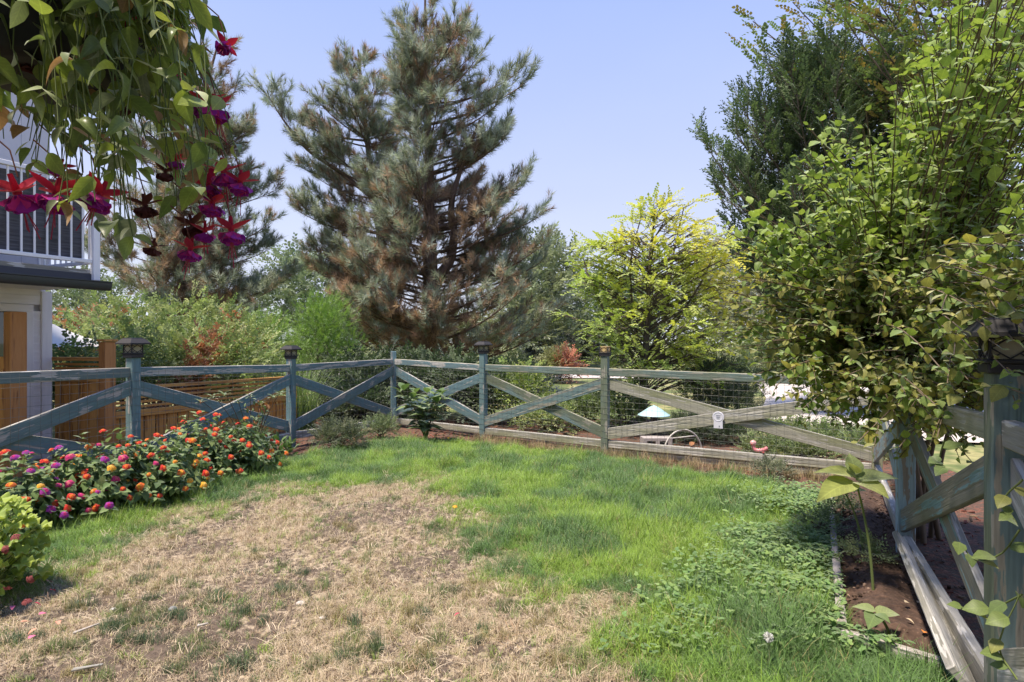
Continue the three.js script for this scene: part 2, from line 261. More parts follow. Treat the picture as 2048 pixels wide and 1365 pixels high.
{
  // yard soil and thatch, coloured by what lies there: bare earth, straw, moss, bark mulch
  const x0 = -5.5, x1 = 4.9, z0 = 0.3, z1 = 10.7;
  const tex = colourTex(1536, 1536, (u, v) => {
    const x = lerp(x0, x1, u), z = lerp(z1, z0, v), d = dryness(x, z);
    const f1 = fbm(x * 40, z * 40, 2), f2 = vn(x * 160 + 3 * f1, z * 90), big = bigNoise(x, z), n = vn(x * 300, z * 300);
    const soil = mul3([0.13, 0.095, 0.07], 0.5 + 0.8 * f1 + 0.4 * (n - 0.5)), straw = mul3([0.43, 0.34, 0.24], 0.62 + 0.5 * f2 + 0.35 * (f1 - 0.5)), moss = mul3([0.10, 0.15, 0.035], 0.6 + 0.7 * f1);
    let c = mix3(soil, straw, smooth(0.42, 0.54, 0.35 * f1 + 0.65 * big)); c = mix3(moss, c, d);
    const lawn = smooth(-0.10, 0.06, lawnEdge(x, z) + 0.2 * (f1 - 0.5));
    const mulch = mix3(mul3([0.20, 0.085, 0.055], 0.3 + 1.1 * n), mul3([0.075, 0.05, 0.036], 0.5 + f1), smooth(0.35, 0.6, f1));
    return mix3(mulch, c, lawn);
  });
  const nx = 200, nz = 200, m = new MB();
  for (let j = 0; j <= nz; j++) for (let i = 0; i <= nx; i++) { const x = lerp(x0, x1, i / nx), z = lerp(z1, z0, j / nz); m.vert(x, groundY(x, z), -z, 0, 1, 0, i / nx, j / nz); }
  for (let j = 0; j < nz; j++) for (let i = 0; i < nx; i++) { const q = j * (nx + 1) + i; m.i.push(q, q + nx + 1, q + 1, q + 1, q + nx + 1, q + nx + 2); }
  const g = m.geo(); g.computeVertexNormals();
  const bump = greyTex(512, 512, (u, v) => 0.6 * fbm(u * 64, v * 64, 3, 64, 64) + 0.4 * vn(u * 256, v * 128, 256, 128), 8, 8);
  structure('lawn_ground', g, std({ map: tex, bumpMap: bump, bumpScale: 0.012, roughness: 0.95 }));
}
{
  // land beyond the fence, to the horizon, falling a little away from the yard
  const tex = colourTex(512, 512, (u, v) => { const a = fbm(u * 40, v * 40, 4, 40, 40), b = fbm(u * 300, v * 300, 2, 300, 300); return mul3(mix3([0.115, 0.15, 0.045], [0.30, 0.28, 0.12], smooth(0.4, 0.65, a)), 0.7 + 0.6 * b); }, 6, 6);
  const m = new MB(), xs = [-400, -150, -60, -30, -16, -10, -7, -5.2, -3, 0, 3, 4.6, 7, 10, 16, 30, 60, 150, 400], zs = [-40, -10, 0, 0.6, 2, 4, 6, 8, 10, 11.5, 14, 18, 24, 34, 50, 90, 180, 420];
  xs.forEach((x) => zs.forEach((z) => { const inside = x > -5.3 && x < 4.7 && z > 0.5 && z < 10.4; m.vert(x, inside ? -0.15 : -0.06, -z, 0, 1, 0, x / 100, z / 100); }));
  for (let i = 0; i < xs.length - 1; i++) for (let j = 0; j < zs.length - 1; j++) { const q = i * zs.length + j, w = zs.length; m.i.push(q, q + w, q + 1, q + 1, q + w, q + w + 1); }
  const g = m.geo(); g.computeVertexNormals();
  structure('field', g, std({ map: tex, roughness: 0.95 }));
  // pale concrete drive and the road in the distance
  const conc = std({ map: colourTex(512, 512, (u, v) => mul3([0.60, 0.54, 0.50], 0.8 + 0.3 * fbm(u * 8, v * 8, 4, 8, 8) - 0.06 * vn(u * 128, v * 128, 128, 128)), 0.25, 0.25), roughness: 0.9 });
  const flat = (pts, y) => { const s = new THREE.Shape(pts.map(([x, z]) => new THREE.Vector2(x, z))); const q = new THREE.ShapeGeometry(s); q.rotateX(-Math.PI / 2); q.translate(0, y, 0); return q; };
  structure('concrete_drive', flat([[3.9, 9.4], [7.4, 8.2], [16, 8.2], [26, 22], [9.2, 22], [6.6, 15]], -0.03), conc);
  structure('road', flat([[-30, 27], [9, 22.5], [40, 23], [40, 26], [9, 26], [-30, 31]], -0.03), conc);
}
// garden bed by the side fence: dark crumbly soil, heaped a little
const soilMat = std({ map: colourTex(512, 512, (u, v) => { const a = fbm(u * 48, v * 48, 4, 48, 48), b = vn(u * 256, v * 256, 256, 256); return mix3(mul3([0.085, 0.05, 0.036], 0.35 + 1.2 * a), [0.24, 0.15, 0.105], 0.6 * smooth(0.78, 0.95, b)); }, 0.6, 0.6), bumpMap: greyTex(512, 512, (u, v) => fbm(u * 48, v * 48, 4, 48, 48), 0.6, 0.6), bumpScale: 0.03, roughness: 1 });
{
  const m = new MB(), n = 90, id = {}; const X0 = 1.4, X1 = 4.0, Z0 = 2.2, Z1 = 6.3;
  for (let j = 0; j <= n; j++) for (let i = 0; i <= n; i++) { const x = lerp(X0, X1, i / n), z = lerp(Z1, Z0, j / n), e = edgeDist(x, z, bedPoly); m.vert(x, 0.03 + 0.05 * smooth(0, 0.2, e) + 0.05 * (fbm(x * 9, z * 9, 4) - 0.5), -z, 0, 1, 0, x, z); id[j * (n + 1) + i] = e; }
  for (let j = 0; j < n; j++) for (let i = 0; i < n; i++) { const q = j * (n + 1) + i; if (id[q] > -0.02 && id[q + n + 2] > -0.02) m.i.push(q, q + n + 1, q + 1, q + 1, q + n + 1, q + n + 2); }
  const g = m.geo(); g.computeVertexNormals(); structure('garden_soil', g, soilMat);
  const clod = new THREE.IcosahedronGeometry(0.009, 0), list = []; R = RNG(51);
  for (let k = 0; k < 5200; k++) { const x = rr(X0, X1), z = rr(Z0, Z1); if (edgeDist(x, z, bedPoly) < 0.02) continue; const s = rr(0.4, 1.5), b = rr(0.5, 1.3); const light = R() < 0.12; list.push([basis(rdir(), rdir(), V(x, 0.065 + 0.05 * (fbm(x * 9, z * 9, 4) - 0.5), -z), s, s * rr(0.5, 1), s * rr(0.5, 1.6)), light ? C(0.28 * b, 0.19 * b, 0.14 * b) : C(0.085 * b, 0.052 * b, 0.036 * b)]); }
  scatter('soil_crumbs', clod, std({ roughness: 1 }), list);
  // bark mulch at the foot of the fences
  const chip = new THREE.BoxGeometry(0.035, 0.006, 0.012), l2 = [];
  for (let k = 0; k < 6500; k++) { const x = rr(-4.6, 3.9), z = rr(3.2, 9.9), e = lawnEdge(x, z); if (e > 0.02 || e < -1.3 || inPoly(x, z, bedPoly)) continue; const b = rr(0.4, 1.3), q = R(); l2.push([basis(V(rr(-1, 1), rr(-.25, .25), rr(-1, 1)), V(rr(-.4, .4), 1, rr(-.4, .4)), V(x, groundY(x, z) + 0.008, -z), rr(.5, 1.5)), q < 0.45 ? C(0.22 * b, 0.075 * b, 0.05 * b) : q < 0.7 ? C(0.26 * b, 0.19 * b, 0.12 * b) : C(0.09 * b, 0.06 * b, 0.045 * b)]); }
  scatter('bark_mulch', chip, std({ roughness: 1 }), l2);
}
// ---------------------------------------------------------------- grass
{
  R = RNG(101);
  const lush = [bladesGeo(16, 0.10, 0.035, 0.0042, 1.0, 1), bladesGeo(14, 0.135, 0.04, 0.0036, 1.5, 2), bladesGeo(16, 0.075, 0.035, 0.0045, 1.2, 3)];
  const straw = [bladesGeo(14, 0.055, 0.04, 0.0035, 2.0, 4), bladesGeo(12, 0.10, 0.05, 0.003, 2.3, 5), bladesGeo(14, 0.045, 0.04, 0.0038, 1.8, 6)];
  const gl = [[], [], []], sl = [[], [], []];
  const green = (x, z) => { const q = fbm(x * 3 + 3, z * 3 + 8, 3), b = rr(0.7, 1.25); const s = R(); return s < 0.04 ? C(0.40 * b, 0.34 * b, 0.14 * b) : q > 0.54 ? C(0.25 * b, 0.39 * b, 0.04 * b) : q > 0.44 ? C(0.18 * b, 0.32 * b, 0.04 * b) : C(0.11 * b, 0.22 * b, 0.045 * b); };
  let tries = 0;
  while (tries++ < 150000) {
    // nearer ground is sampled more densely: it shows larger
    const z = 2.1 + 6.3 * Math.pow(R(), 1.25), x = rr(-4.3, 3.0), e = lawnEdge(x, z); if (e < -0.03) continue;
    const d = dryness(x, z), k = Math.floor(R() * 3), y = groundY(x, z), clump = fbm(x * 4 + 31, z * 4 + 12, 2);
    if (R() > d * 0.97) {
      if (R() > 0.55 + 0.6 * clump) continue;
      const s = (0.40 + 1.15 * clump) * rr(0.6, 1.35) * (1 - 0.45 * d) * (z < 3.0 && x > 0.4 ? 1.35 : 1) * (1 - 0.22 * smooth(1.0, 0.1, 1.6 + (z - 2.78) * 0.523 - x) * smooth(2.8, 3.1, z));
      gl[k].push([basis(V(Math.cos(tries), rr(-.1, .1), Math.sin(tries)), V(rr(-.35, .35) + 0.9 * (clump - 0.5), 1, rr(-.35, .35)), V(x, y, -z), s), green(x, z)]);
    } else if (R() < 0.25 + 0.75 * smooth(0.40, 0.58, bigNoise(x, z))) {
      const b = rr(0.65, 1.2), q = R(); sl[k].push([basis(V(Math.cos(tries), 0, Math.sin(tries)), V(rr(-.5, .5), 1, rr(-.5, .5)), V(x, y - 0.004, -z), rr(0.5, 1.15), rr(0.3, 0.9)), q < 0.70 ? C(0.50 * b, 0.395 * b, 0.265 * b) : q < 0.86 ? C(0.27 * b, 0.19 * b, 0.125 * b) : C(0.30 * b, 0.29 * b, 0.10 * b)]);
    }
  }
  const lay = bladesGeo(7, 0.17, 0.07, 0.003, 3.2, 9, 5), ll = [];
  for (let k = 0; k < 5200; k++) { const z = 2.1 + 4.2 * Math.pow(R(), 1.3), x = rr(-3.4, 1.3); if (R() > dryness(x, z) * (0.25 + 1.3 * (bigNoise(x, z) - 0.3))) continue; const b = rr(0.7, 1.25); ll.push([basis(V(Math.cos(k), 0, Math.sin(k)), V(rr(-.9, .9), 1, rr(-.9, .9)), V(x, groundY(x, z) + 0.006, -z), rr(.5, 1.1), rr(.25, .6)), R() < 0.75 ? C(0.56 * b, 0.46 * b, 0.33 * b) : C(0.30 * b, 0.20 * b, 0.12 * b)]); }
  const lo = scatter('straw_strands', lay, MAT.straw, ll); lo.userData.label = 'long loose straw strands lying flat on the dry patch'; lo.userData.category = 'grass';
  // separate green and yellowing tufts that survive in the dry patch
  const tufts = [[585, 1185, .16, 0], [280, 1158, .12, 0], [345, 1240, .13, 0], [245, 1230, .14, 1], [165, 1210, .1, 0], [490, 1340, .2, 0], [305, 1280, .12, 0], [375, 1300, .12, 1], [110, 1310, .18, 1], [20, 1290, .2, 0], [735, 1160, .13, 2], [668, 1235, .12, 2], [440, 1210, .08, 0], [355, 1160, .08, 1], [780, 1000, .13, 1], [860, 985, .1, 1], [640, 1330, .12, 1], [700, 1300, .1, 1], [880, 1190, .14, 1], [950, 1170, .12, 2], [1010, 1215, .15, 1], [1060, 1150, .12, 2], [930, 1090, .16, 1], [870, 1060, .1, 1], [1090, 1240, .14, 2], [1020, 1125, .14, 1], [460, 1035, .12, 1], [420, 1030, .1, 1], [270, 1060, .18, 1], [150, 1110, .22, 0], [210, 1090, .2, 0], [880, 1290, .1, 1], [1180, 1330, .2, 1], [1100, 1330, .12, 2], [560, 1130, .06, 1], [815, 1230, .1, 2], [1400, 1330, .2, 0], [1500, 1340, .2, 1], [1600, 1330, .2, 1], [1290, 1280, .2, 1]];
  for (let k = 0; k < 90; k++) { const px = rr(60, 1330), py = rr(985, 1360), q = G(px, py); if (dryness(q.x, -q.z) < 0.3) continue; tufts.push([px, py, rr(0.03, 0.085), Math.floor(R() * 3)]); }
  const tg = [bladesGeo(26, 0.10, 0.05, 0.0042, 1.0, 11), bladesGeo(24, 0.11, 0.045, 0.0036, 0.8, 12)], tl = [[], []];
  for (const [px, py, r, c] of tufts) {
    const p = G(px, py), n = Math.max(3, Math.round(r * 110));
    for (let k = 0; k < n; k++) { const a = rr(0, 6.283), d = r * Math.sqrt(R()) * 0.8, x = p.x + Math.cos(a) * d, z = -p.z + Math.sin(a) * d * 0.8, b = rr(0.7, 1.3), s = (1.15 - d / r * 0.6) * rr(0.5, 0.95); tl[k & 1].push([basis(V(Math.cos(k), 0, Math.sin(k)), V(Math.cos(a) * d / r * 0.7, 1, Math.sin(a) * d / r * 0.7), V(x, groundY(x, z), -z), s), c === 0 ? C(0.075 * b, 0.13 * b, 0.05 * b) : c === 1 ? C(0.14 * b, 0.19 * b, 0.055 * b) : C(0.30 * b, 0.25 * b, 0.10 * b)]); }
  }
  const g = [...lush.map((q, i) => scatter(i ? 'lawn_grass_00' + i : 'lawn_grass', q, MAT.grass, gl[i])), ...straw.map((q, i) => scatter(i ? 'dry_grass_00' + i : 'dry_grass', q, MAT.straw, sl[i])), ...tg.map((q, i) => scatter(i ? 'grass_tufts_00' + i : 'grass_tufts', q, MAT.grass, tl[i]))];
  const lab = ['bright green grass of the lawn along the fence', 'dry straw-coloured thatch covering the bare middle of the yard', 'dark green grass tufts surviving in the dry patch'];
  g.forEach((o, i) => { o.userData.label = lab[i < 3 ? 0 : i < 6 ? 1 : 2]; o.userData.category = 'grass'; });
  // unmown straw along the foot of the back fence
  const fl = [], fg = bladesGeo(14, 0.16, 0.05, 0.0035, 1.1, 21);
  for (let k = 0; k < 700; k++) { const t = R(), a = t < 0.45 ? fencePts.D : fencePts.E, b2 = t < 0.45 ? fencePts.E : fencePts.K2, q = R(), x = lerp(a[0], b2[0], q) - rr(0.0, 0.35) * 0.5, z = lerp(a[1], b2[1], q) - rr(0.02, 0.4), b = rr(0.6, 1.2); fl.push([basis(V(Math.cos(k), 0, Math.sin(k)), V(rr(-.5, .5), 1, rr(-.3, .3)), V(x, groundY(x, z), -z), rr(.5, 1.1)), R() < 0.6 ? C(0.34 * b, 0.25 * b, 0.14 * b) : C(0.20 * b, 0.17 * b, 0.07 * b)]); }
  const fo = scatter('fence_line_grass', fg, MAT.straw, fl); fo.userData.label = 'long dry brown grass along the foot of the back fence'; fo.userData.category = 'grass';
  // creeping buttercup: three-lobed toothed leaves over the right of the lawn
  const m = new MB(), lf = leafGeo(0.02, 0.019, { n: 4, fold: 0.2, curl: 0.15, wide: 0.6, tooth: 0.2 });
  for (const a of [-1.15, 0, 1.15]) m.add(lf, new THREE.Matrix4().makeRotationY(a));
  const cg = m.geo(), cl = []; let k = 0;
  while (k++ < 42000) {
    const x = rr(0.2, 3.0), z = rr(2.6, 6.4), e = lawnEdge(x, z); if (e < -0.05) continue;
    const edge = 1.6 + (z - 2.78) * 0.523 - x, dens = smooth(1.25, 0.1, edge) * smooth(0.42, 0.62, 0.6 * fbm(x * 1.7 + 4, z * 1.7 + 1, 3) + 0.4 * fbm(x * 7, z * 7, 2) + 0.10 * smooth(0.6, 0, edge)) * smooth(6.2, 4.6, z); if (R() > dens) continue;
    const b = rr(0.7, 1.25); cl.push([basis(V(Math.cos(k), rr(-.3, .3), Math.sin(k)), V(rr(-.45, .45), 1, rr(-.45, .45)), V(x, groundY(x, z) + rr(0.04, 0.115), -z), rr(0.5, 1.3)), R() < 0.4 ? C(0.25 * b, 0.38 * b, 0.10 * b) : C(0.16 * b, 0.29 * b, 0.08 * b)]);
  }
  const co = scatter('buttercup_leaves', cg, leafMat({ map: null }), cl); co.userData.label = 'creeping three-lobed buttercup leaves over the lawn beside the timber edging'; co.userData.category = 'ground cover';
}

// ---------------------------------------------------------------- blue timber fence
// [x, depth, top of upper rail, top of lower rail, post top, post depth in soil]
const FP = { L0: [-4.62, 3.6, 1.205, 0.22, 1.3], A: [-3.80, 5.8, 1.187, 0.215, 1.285], B: [-3.02, 7.9, 1.13, 0.204, 1.208], K: [-2.03, 9.9, 1.146, 0.137, 1.275], D: [-0.43, 8.7, 1.10, 0.153, 1.262], E: [1.21, 7.5, 1.097, 0.17, 1.258], K2: [3.79, 6.0, 1.064, 0.177, 1.2], M: [2.62, 3.85, 1.10, 0.17, 1.27], N: [1.79, 2.1, 1.17, 0.17, 1.336], O: [1.13, 0.72, 1.2, 0.17, 1.3] };
const at = (k, h) => V(FP[k][0], h, -FP[k][1]);
R = RNG(301);
function fencePost(root, k, dir, mat, s = 0.095) {
  const p0 = at(k, -0.12), p1 = at(k, FP[k][4]); const up = V(dir.x, 0, dir.z);
  return part('post', boardGeo(p0, p1, s, s, up, 0.006), mat, root);
}
function fenceSection(root, a, b, mat, railMats, opt = {}) {
  const pa = at(a, 0), pb = at(b, 0), d = V().subVectors(pb, pa).normalize(), g = 0.046, n = V(-d.z, 0, d.x);
  const toCam = n.dot(V(-pa.x, 0, -pa.z)) > 0 ? 1 : -1; // side of the fence the yard is on
  const pt = (k, h, s) => at(k, h).addScaledVector(d, s * g);
  const ra = part('top_rail', boardGeo(pt(a, FP[a][2] - 0.05, 1), pt(b, FP[b][2] - 0.05, -1), 0.098, 0.045, V(0, 1, 0), 0.006, true), railMats, root);
  part('bottom_rail', boardGeo(pt(a, FP[a][3] - 0.05, 1), pt(b, FP[b][3] - 0.05, -1), 0.10, 0.05, V(0, 1, 0), 0.008, true), opt.low || railMats, root);
  const ta = FP[a][2] - 0.19, tb = FP[b][2] - 0.19, la = FP[a][3] + 0.075, lb = FP[b][3] + 0.075, w = 0.142;
  part('cross_board', boardGeo(at(a, la), at(b, tb), w, 0.032, V(0, 1, 0), 0.004, true, 0.019), opt.cross || [mat, MAT.weather], root);
  part('cross_board', boardGeo(at(a, ta), at(b, lb), w, 0.032, V(0, 1, 0), 0.004, true, -0.019), opt.cross || [mat, MAT.weather], root);
  if (opt.mesh !== false) {
    const m = new MB(), len = pa.distanceTo(pb), cell = 0.078, off = 0.052 * toCam, lift = V(n.x * off, 0, n.z * off);
    const nv = Math.floor(len / cell); for (let k = 1; k < nv; k++) { const t = k / nv + rr(-0.003, 0.003), q = at(a, 0).lerp(at(b, 0), t).add(lift), h0 = 0.03, h1 = lerp(FP[a][2], FP[b][2], t) - 0.02; m.tube([V(q.x, h0, q.z), V(q.x + rr(-.008, .008), (h0 + h1) / 2, q.z + rr(-.008, .008)), V(q.x, h1, q.z)], 0.0015, 0.0015, 3); }
    for (let h = 0.06; h < 1.1; h += cell) { const pts = []; for (let k = 0; k <= 8; k++) { const t = k / 8, q = at(a, 0).lerp(at(b, 0), t).add(lift); const y = h * lerp(FP[a][2], FP[b][2], t) / 1.12; pts.push(V(q.x, y + rr(-.006, .006), q.z)); } m.tube(pts, 0.0015, 0.0015, 3); }
    part('wire_mesh', m.geo(), MAT.wire, root, true);
  }
  return d;
}
const dirOf = (a, b) => V().subVectors(at(b, 0), at(a, 0)).normalize();
{
  const f1 = thing('timber_fence', 'blue painted cross-board fence with wire mesh running past the flower bed', 'fence', at('A', 0));
  const rail = [MAT.rail, MAT.weather];
  fenceSection(f1, 'L0', 'A', MAT.paint, rail); fenceSection(f1, 'A', 'B', MAT.paint, rail); fenceSection(f1, 'B', 'K', MAT.paint, rail, { low: [MAT.weather, MAT.weather] });
  for (const k of ['L0', 'A', 'B']) fencePost(f1, k, dirOf('A', 'B'), MAT.paint);
  fencePost(f1, 'K', V(0.25, 0, 1), MAT.paint);
  const f2 = thing('timber_fence', 'weathered blue-green cross-board fence along the back of the lawn, by the yellow-green tree', 'fence', at('E', 0));
  const dull = [MAT.paintDull, MAT.weatherDark];
  fenceSection(f2, 'K', 'D', MAT.paint, [MAT.rail, MAT.weatherDark], { low: [MAT.weatherDark, MAT.weather] });
  fenceSection(f2, 'D', 'E', MAT.paintDull, dull, { low: [MAT.weatherDark, MAT.weather], cross: [MAT.paintDull, MAT.weatherDark] });
  fenceSection(f2, 'E', 'K2', MAT.paintDull, dull, { low: [MAT.weatherDark, MAT.weather], cross: [MAT.weatherDark, MAT.weather] });
  fencePost(f2, 'D', dirOf('D', 'E'), MAT.paint); fencePost(f2, 'E', dirOf('E', 'K2'), MAT.paintDull); fencePost(f2, 'K2', dirOf('E', 'K2'), MAT.weatherDark);
  // kick board under the lower rail of the last bay
  part('kick_board', boardGeo(at('E', 0.02).add(V(0.06, 0, 0.0)), at('K2', 0.03), 0.09, 0.03), MAT.weatherDark, f2);
  const f3 = thing('timber_fence', 'peeling blue side fence with sunlight painted into its pale tone and leaning grey boards beside the soil bed', 'fence', at('M', 0));
  fenceSection(f3, 'K2', 'M', MAT.paintSunlit, [MAT.weatherDark, MAT.weather], { cross: [MAT.paintSunlit, MAT.weatherDark], mesh: false });
  fenceSection(f3, 'M', 'N', MAT.paintSunlit, [MAT.weatherDark, MAT.weatherDark], { cross: [MAT.paintWorn, MAT.weather], low: [MAT.weather, MAT.weather], mesh: false });
  fenceSection(f3, 'N', 'O', MAT.paintSunlit, [MAT.weather, MAT.weather], { cross: [MAT.weather, MAT.weather], mesh: false });
  // wide grey plank leaning on the side fence
  part('leaning_plank', boardGeo(V(2.50, 0.17, -3.70), V(1.74, 0.13, -2.22), 0.15, 0.035, V(-0.75, 0.62, 0.3), 0.006), MAT.weather, f3);
  for (const k of ['M', 'N', 'O']) fencePost(f3, k, dirOf('N', 'M'), k === 'M' ? MAT.paintSunlit : MAT.paintDull, 0.1);
}
// timber edging of the soil bed
{
  const e = thing('bed_edging', 'sun-bleached timber edging boards around the dark soil bed', 'edging', V(1.58, 0, -2.78));
  part('edging_board', boardGeo(V(3.02, 0.035, -5.5), V(2.06, 0.04, -3.68), 0.10, 0.038, V(0, 1, 0), 0.006), MAT.edging, e);
  part('edging_board', boardGeo(V(2.055, 0.042, -3.67), V(1.575, 0.05, -2.76), 0.11, 0.042, V(0, 1, 0), 0.006), MAT.edging, e);
  part('edging_board', boardGeo(V(1.56, 0.04, -2.74), V(1.98, 0.02, -2.42), 0.10, 0.036, V(0, 1, 0), 0.006), MAT.edging, e);
}
// ---------------------------------------------------------------- lanterns on the posts
{
  const roofG = (() => { // truncated pyramid with eaves
    const m = new MB(), a = 0.10, b = 0.062, h = 0.042, e = 0.014; const ring = (s, y) => [[-s, y, -s], [s, y, -s], [s, y, s], [-s, y, s]]; const r = [ring(a * 0.6, 0), ring(a, 0), ring(a, e), ring(b, e + h)];
    const pos = [], idx = []; const quad = (p, q, s, t) => { const k = pos.length / 3; pos.push(...p, ...q, ...s, ...t); idx.push(k, k + 1, k + 2, k, k + 2, k + 3); };
    for (let l = 0; l < 3; l++) for (let k = 0; k < 4; k++) { const n = (k + 1) % 4; quad(r[l][n], r[l][k], r[l + 1][k], r[l + 1][n]); } quad(r[3][3], r[3][2], r[3][1], r[3][0]); quad(r[0][0], r[0][1], r[0][2], r[0][3]);
    const g = new THREE.BufferGeometry(); g.setAttribute('position', new THREE.Float32BufferAttribute(pos, 3)); g.setAttribute('uv', new THREE.Float32BufferAttribute(new Array(pos.length / 3 * 2).fill(0), 2)); g.setIndex(idx); g.computeVertexNormals(); return g;
  })();
  const collarG = new MB(); collarG.add(one(boxGeo(0.134, 0.012, 0.134, 0.003)), new THREE.Matrix4().makeTranslation(0, 0.034, 0)); collarG.add(one(boxGeo(0.12, 0.034, 0.12, 0.004)), new THREE.Matrix4().makeTranslation(0, 0.0115, 0));
  const cg = collarG.geo(), leg = one(boxGeo(0.009, 0.075, 0.009, 0.002)), panelG = one(boxGeo(0.098, 0.074, 0.003, 0.001)), solarG = one(boxGeo(0.108, 0.006, 0.108, 0.002));
  const lat = new MB(); { const bar = (x0, y0, x1, y1) => lat.add(one(boxGeo(Math.hypot(x1 - x0, y1 - y0), 0.0045, 0.004, 0.001)), basis(V(x1 - x0, y1 - y0, 0), V(0, 1, 0), V((x0 + x1) / 2, (y0 + y1) / 2, 0))); bar(-.05, 0, 0, .035); bar(0, .035, .05, 0); bar(-.05, 0, 0, -.035); bar(0, -.035, .05, 0); bar(-.05, .035, -.025, .0175); bar(.05, -.035, .025, -.0175); bar(-.05, -.035, -.025, -.0175); bar(.05, .035, .025, .0175); }
  const lg = lat.geo();
  function lantern(k, yaw, label, roofed, group) {
    const t = thing('post_lantern', label, 'lantern', at(k, FP[k][4] + 0.004), group); t.rotation.y = yaw; if (k === 'A' || k === 'N') t.scale.setScalar(1.08);
    own('collar', cg, MAT.black, t);
    for (const [x, z] of [[-1, -1], [1, -1], [1, 1], [-1, 1]]) { const l = own('corner_bar', leg, MAT.black, t); l.position.set(x * 0.0535, 0.0785, z * 0.0535); }
    for (let s = 0; s < 4; s++) { const a = s * Math.PI / 2, p = own('pane', panelG, roofed ? MAT.pane : MAT.paneAmber, t); p.rotation.y = a; p.position.set(Math.sin(a) * 0.049, 0.079, Math.cos(a) * 0.049); const q = own('lattice', lg, MAT.black, t); q.rotation.y = a; q.position.set(Math.sin(a) * 0.0545, 0.079, Math.cos(a) * 0.0545); }
    if (roofed) { const r = own('roof', roofG, MAT.black, t); r.position.y = 0.117; const s = own('solar_panel', solarG, MAT.solar, r); s.position.y = 0.059; }
    else { const c = own('top_pane', new THREE.BoxGeometry(0.104, 0.003, 0.104), MAT.paneAmber, t); c.position.y = 0.1185; }
  }
  const yawOf = (a, b) => { const d = dirOf(a, b); return Math.atan2(-d.z, d.x); };
  lantern('A', yawOf('A', 'B'), 'black solar lantern on the blue post behind the red flowers', true);
  lantern('B', yawOf('A', 'B'), 'black solar lantern on the blue post in front of the tall ornamental grass', true);
  lantern('D', yawOf('D', 'E'), 'black solar lantern on the post in front of the big pine trunk', true);
  lantern('E', yawOf('E', 'K2'), 'roofless amber-sided lantern on the post by the yellow-green tree', false);
  lantern('M', yawOf('N', 'M'), 'solar lantern half hidden by leaves on the blue side-fence post painted in a sunlit pale tone', true);
  lantern('N', yawOf('N', 'M'), 'large dark solar lantern on the shaded post under the shrub', true);
}
// ---------------------------------------------------------------- cedar fence next door
{
  R = RNG(411);
  const Q = V(-4.9, 0, -7.0), E2 = V(-3.55, 0, -9.35), Hc = V(-5.66, 0, -7.16);
  const f = thing('cedar_fence', 'orange stained cedar fence with open slats along its top', 'fence', Q);
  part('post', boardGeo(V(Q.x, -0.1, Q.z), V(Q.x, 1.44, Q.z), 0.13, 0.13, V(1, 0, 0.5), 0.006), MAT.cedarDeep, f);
  part('post_cap', boardGeo(V(Q.x, 1.443, Q.z), V(Q.x, 1.472, Q.z), 0.165, 0.165, V(1, 0, 0.5), 0.006), MAT.cedarLight, f);
  const line = (a, b, h, hh, tt, mat, name, off = 0) => part(name, boardGeo(V(a.x, h, a.z), V(b.x, h, b.z), hh, tt, V(0, 1, 0), 0.004, false, off), mat, f);
  // tall panel between post and house corner
  line(Hc, Q, 1.23, 0.045, 0.09, MAT.cedarLight, 'top_rail'); line(Hc, Q, 1.0, 0.09, 0.05, MAT.cedarLight, 'middle_rail'); for (let h = 1.055; h < 1.2; h += 0.05) line(Hc, Q, h + 0.01, 0.03, 0.012, MAT.cedar, 'slat');
  for (let k = 0; k < 6; k++) { const t = (k + 0.5) / 6, p = Hc.clone().lerp(Q, t); part('board', boardGeo(V(p.x, -0.05, p.z - 0.02), V(p.x, 0.95, p.z - 0.02), 0.118, 0.018, V(0.98, 0, -0.2), 0.003), k % 2 ? MAT.cedar : MAT.cedarLight, f); }
  // long lower run
  line(Q, E2, 0.865, 0.04, 0.07, MAT.cedarLight, 'top_rail'); line(Q, E2, 0.54, 0.085, 0.045, MAT.cedarLight, 'middle_rail');
  for (let k = 0; k < 4; k++) line(Q, E2, 0.625 + k * 0.058, 0.032, 0.014, k % 2 ? MAT.cedar : MAT.cedarLight, 'slat');
  const dq = V().subVectors(E2, Q).normalize(); for (let k = 0; k < 19; k++) { const p = Q.clone().lerp(E2, (k + 0.6) / 19); part('board', boardGeo(V(p.x - 0.02, -0.1, p.z), V(p.x - 0.02, 0.5, p.z), 0.128, 0.018, dq, 0.003), [MAT.cedar, MAT.cedarLight][(k * 7) % 2], f); }
  part('post', boardGeo(V(E2.x, -0.1, E2.z), V(E2.x, 0.9, E2.z), 0.1, 0.1, dq, 0.006), MAT.cedar, f);
  // gate post by the house
  const p0 = P(30, 700, 6.25); const g = thing('cedar_gate', 'dark stained cedar post with a plank gate beside the house wall', 'gate', V(p0.x, 0, p0.z));
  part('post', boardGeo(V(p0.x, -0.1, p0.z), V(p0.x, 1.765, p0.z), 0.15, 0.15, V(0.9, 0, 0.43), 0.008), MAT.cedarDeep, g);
  for (let k = 0; k < 6; k++) { const x = p0.x - 0.15 - k * 0.135; part('plank', boardGeo(V(x, 0.02, p0.z + 0.02), V(x, 1.28, p0.z + 0.02), 0.13, 0.025, V(1, 0, 0), 0.004), k % 2 ? MAT.cedarLight : MAT.cedar, g); }
  part('rail', boardGeo(V(p0.x - 0.075, 1.1, p0.z + 0.05), V(p0.x - 0.95, 1.1, p0.z + 0.05), 0.09, 0.035), MAT.cedarLight, g);
}
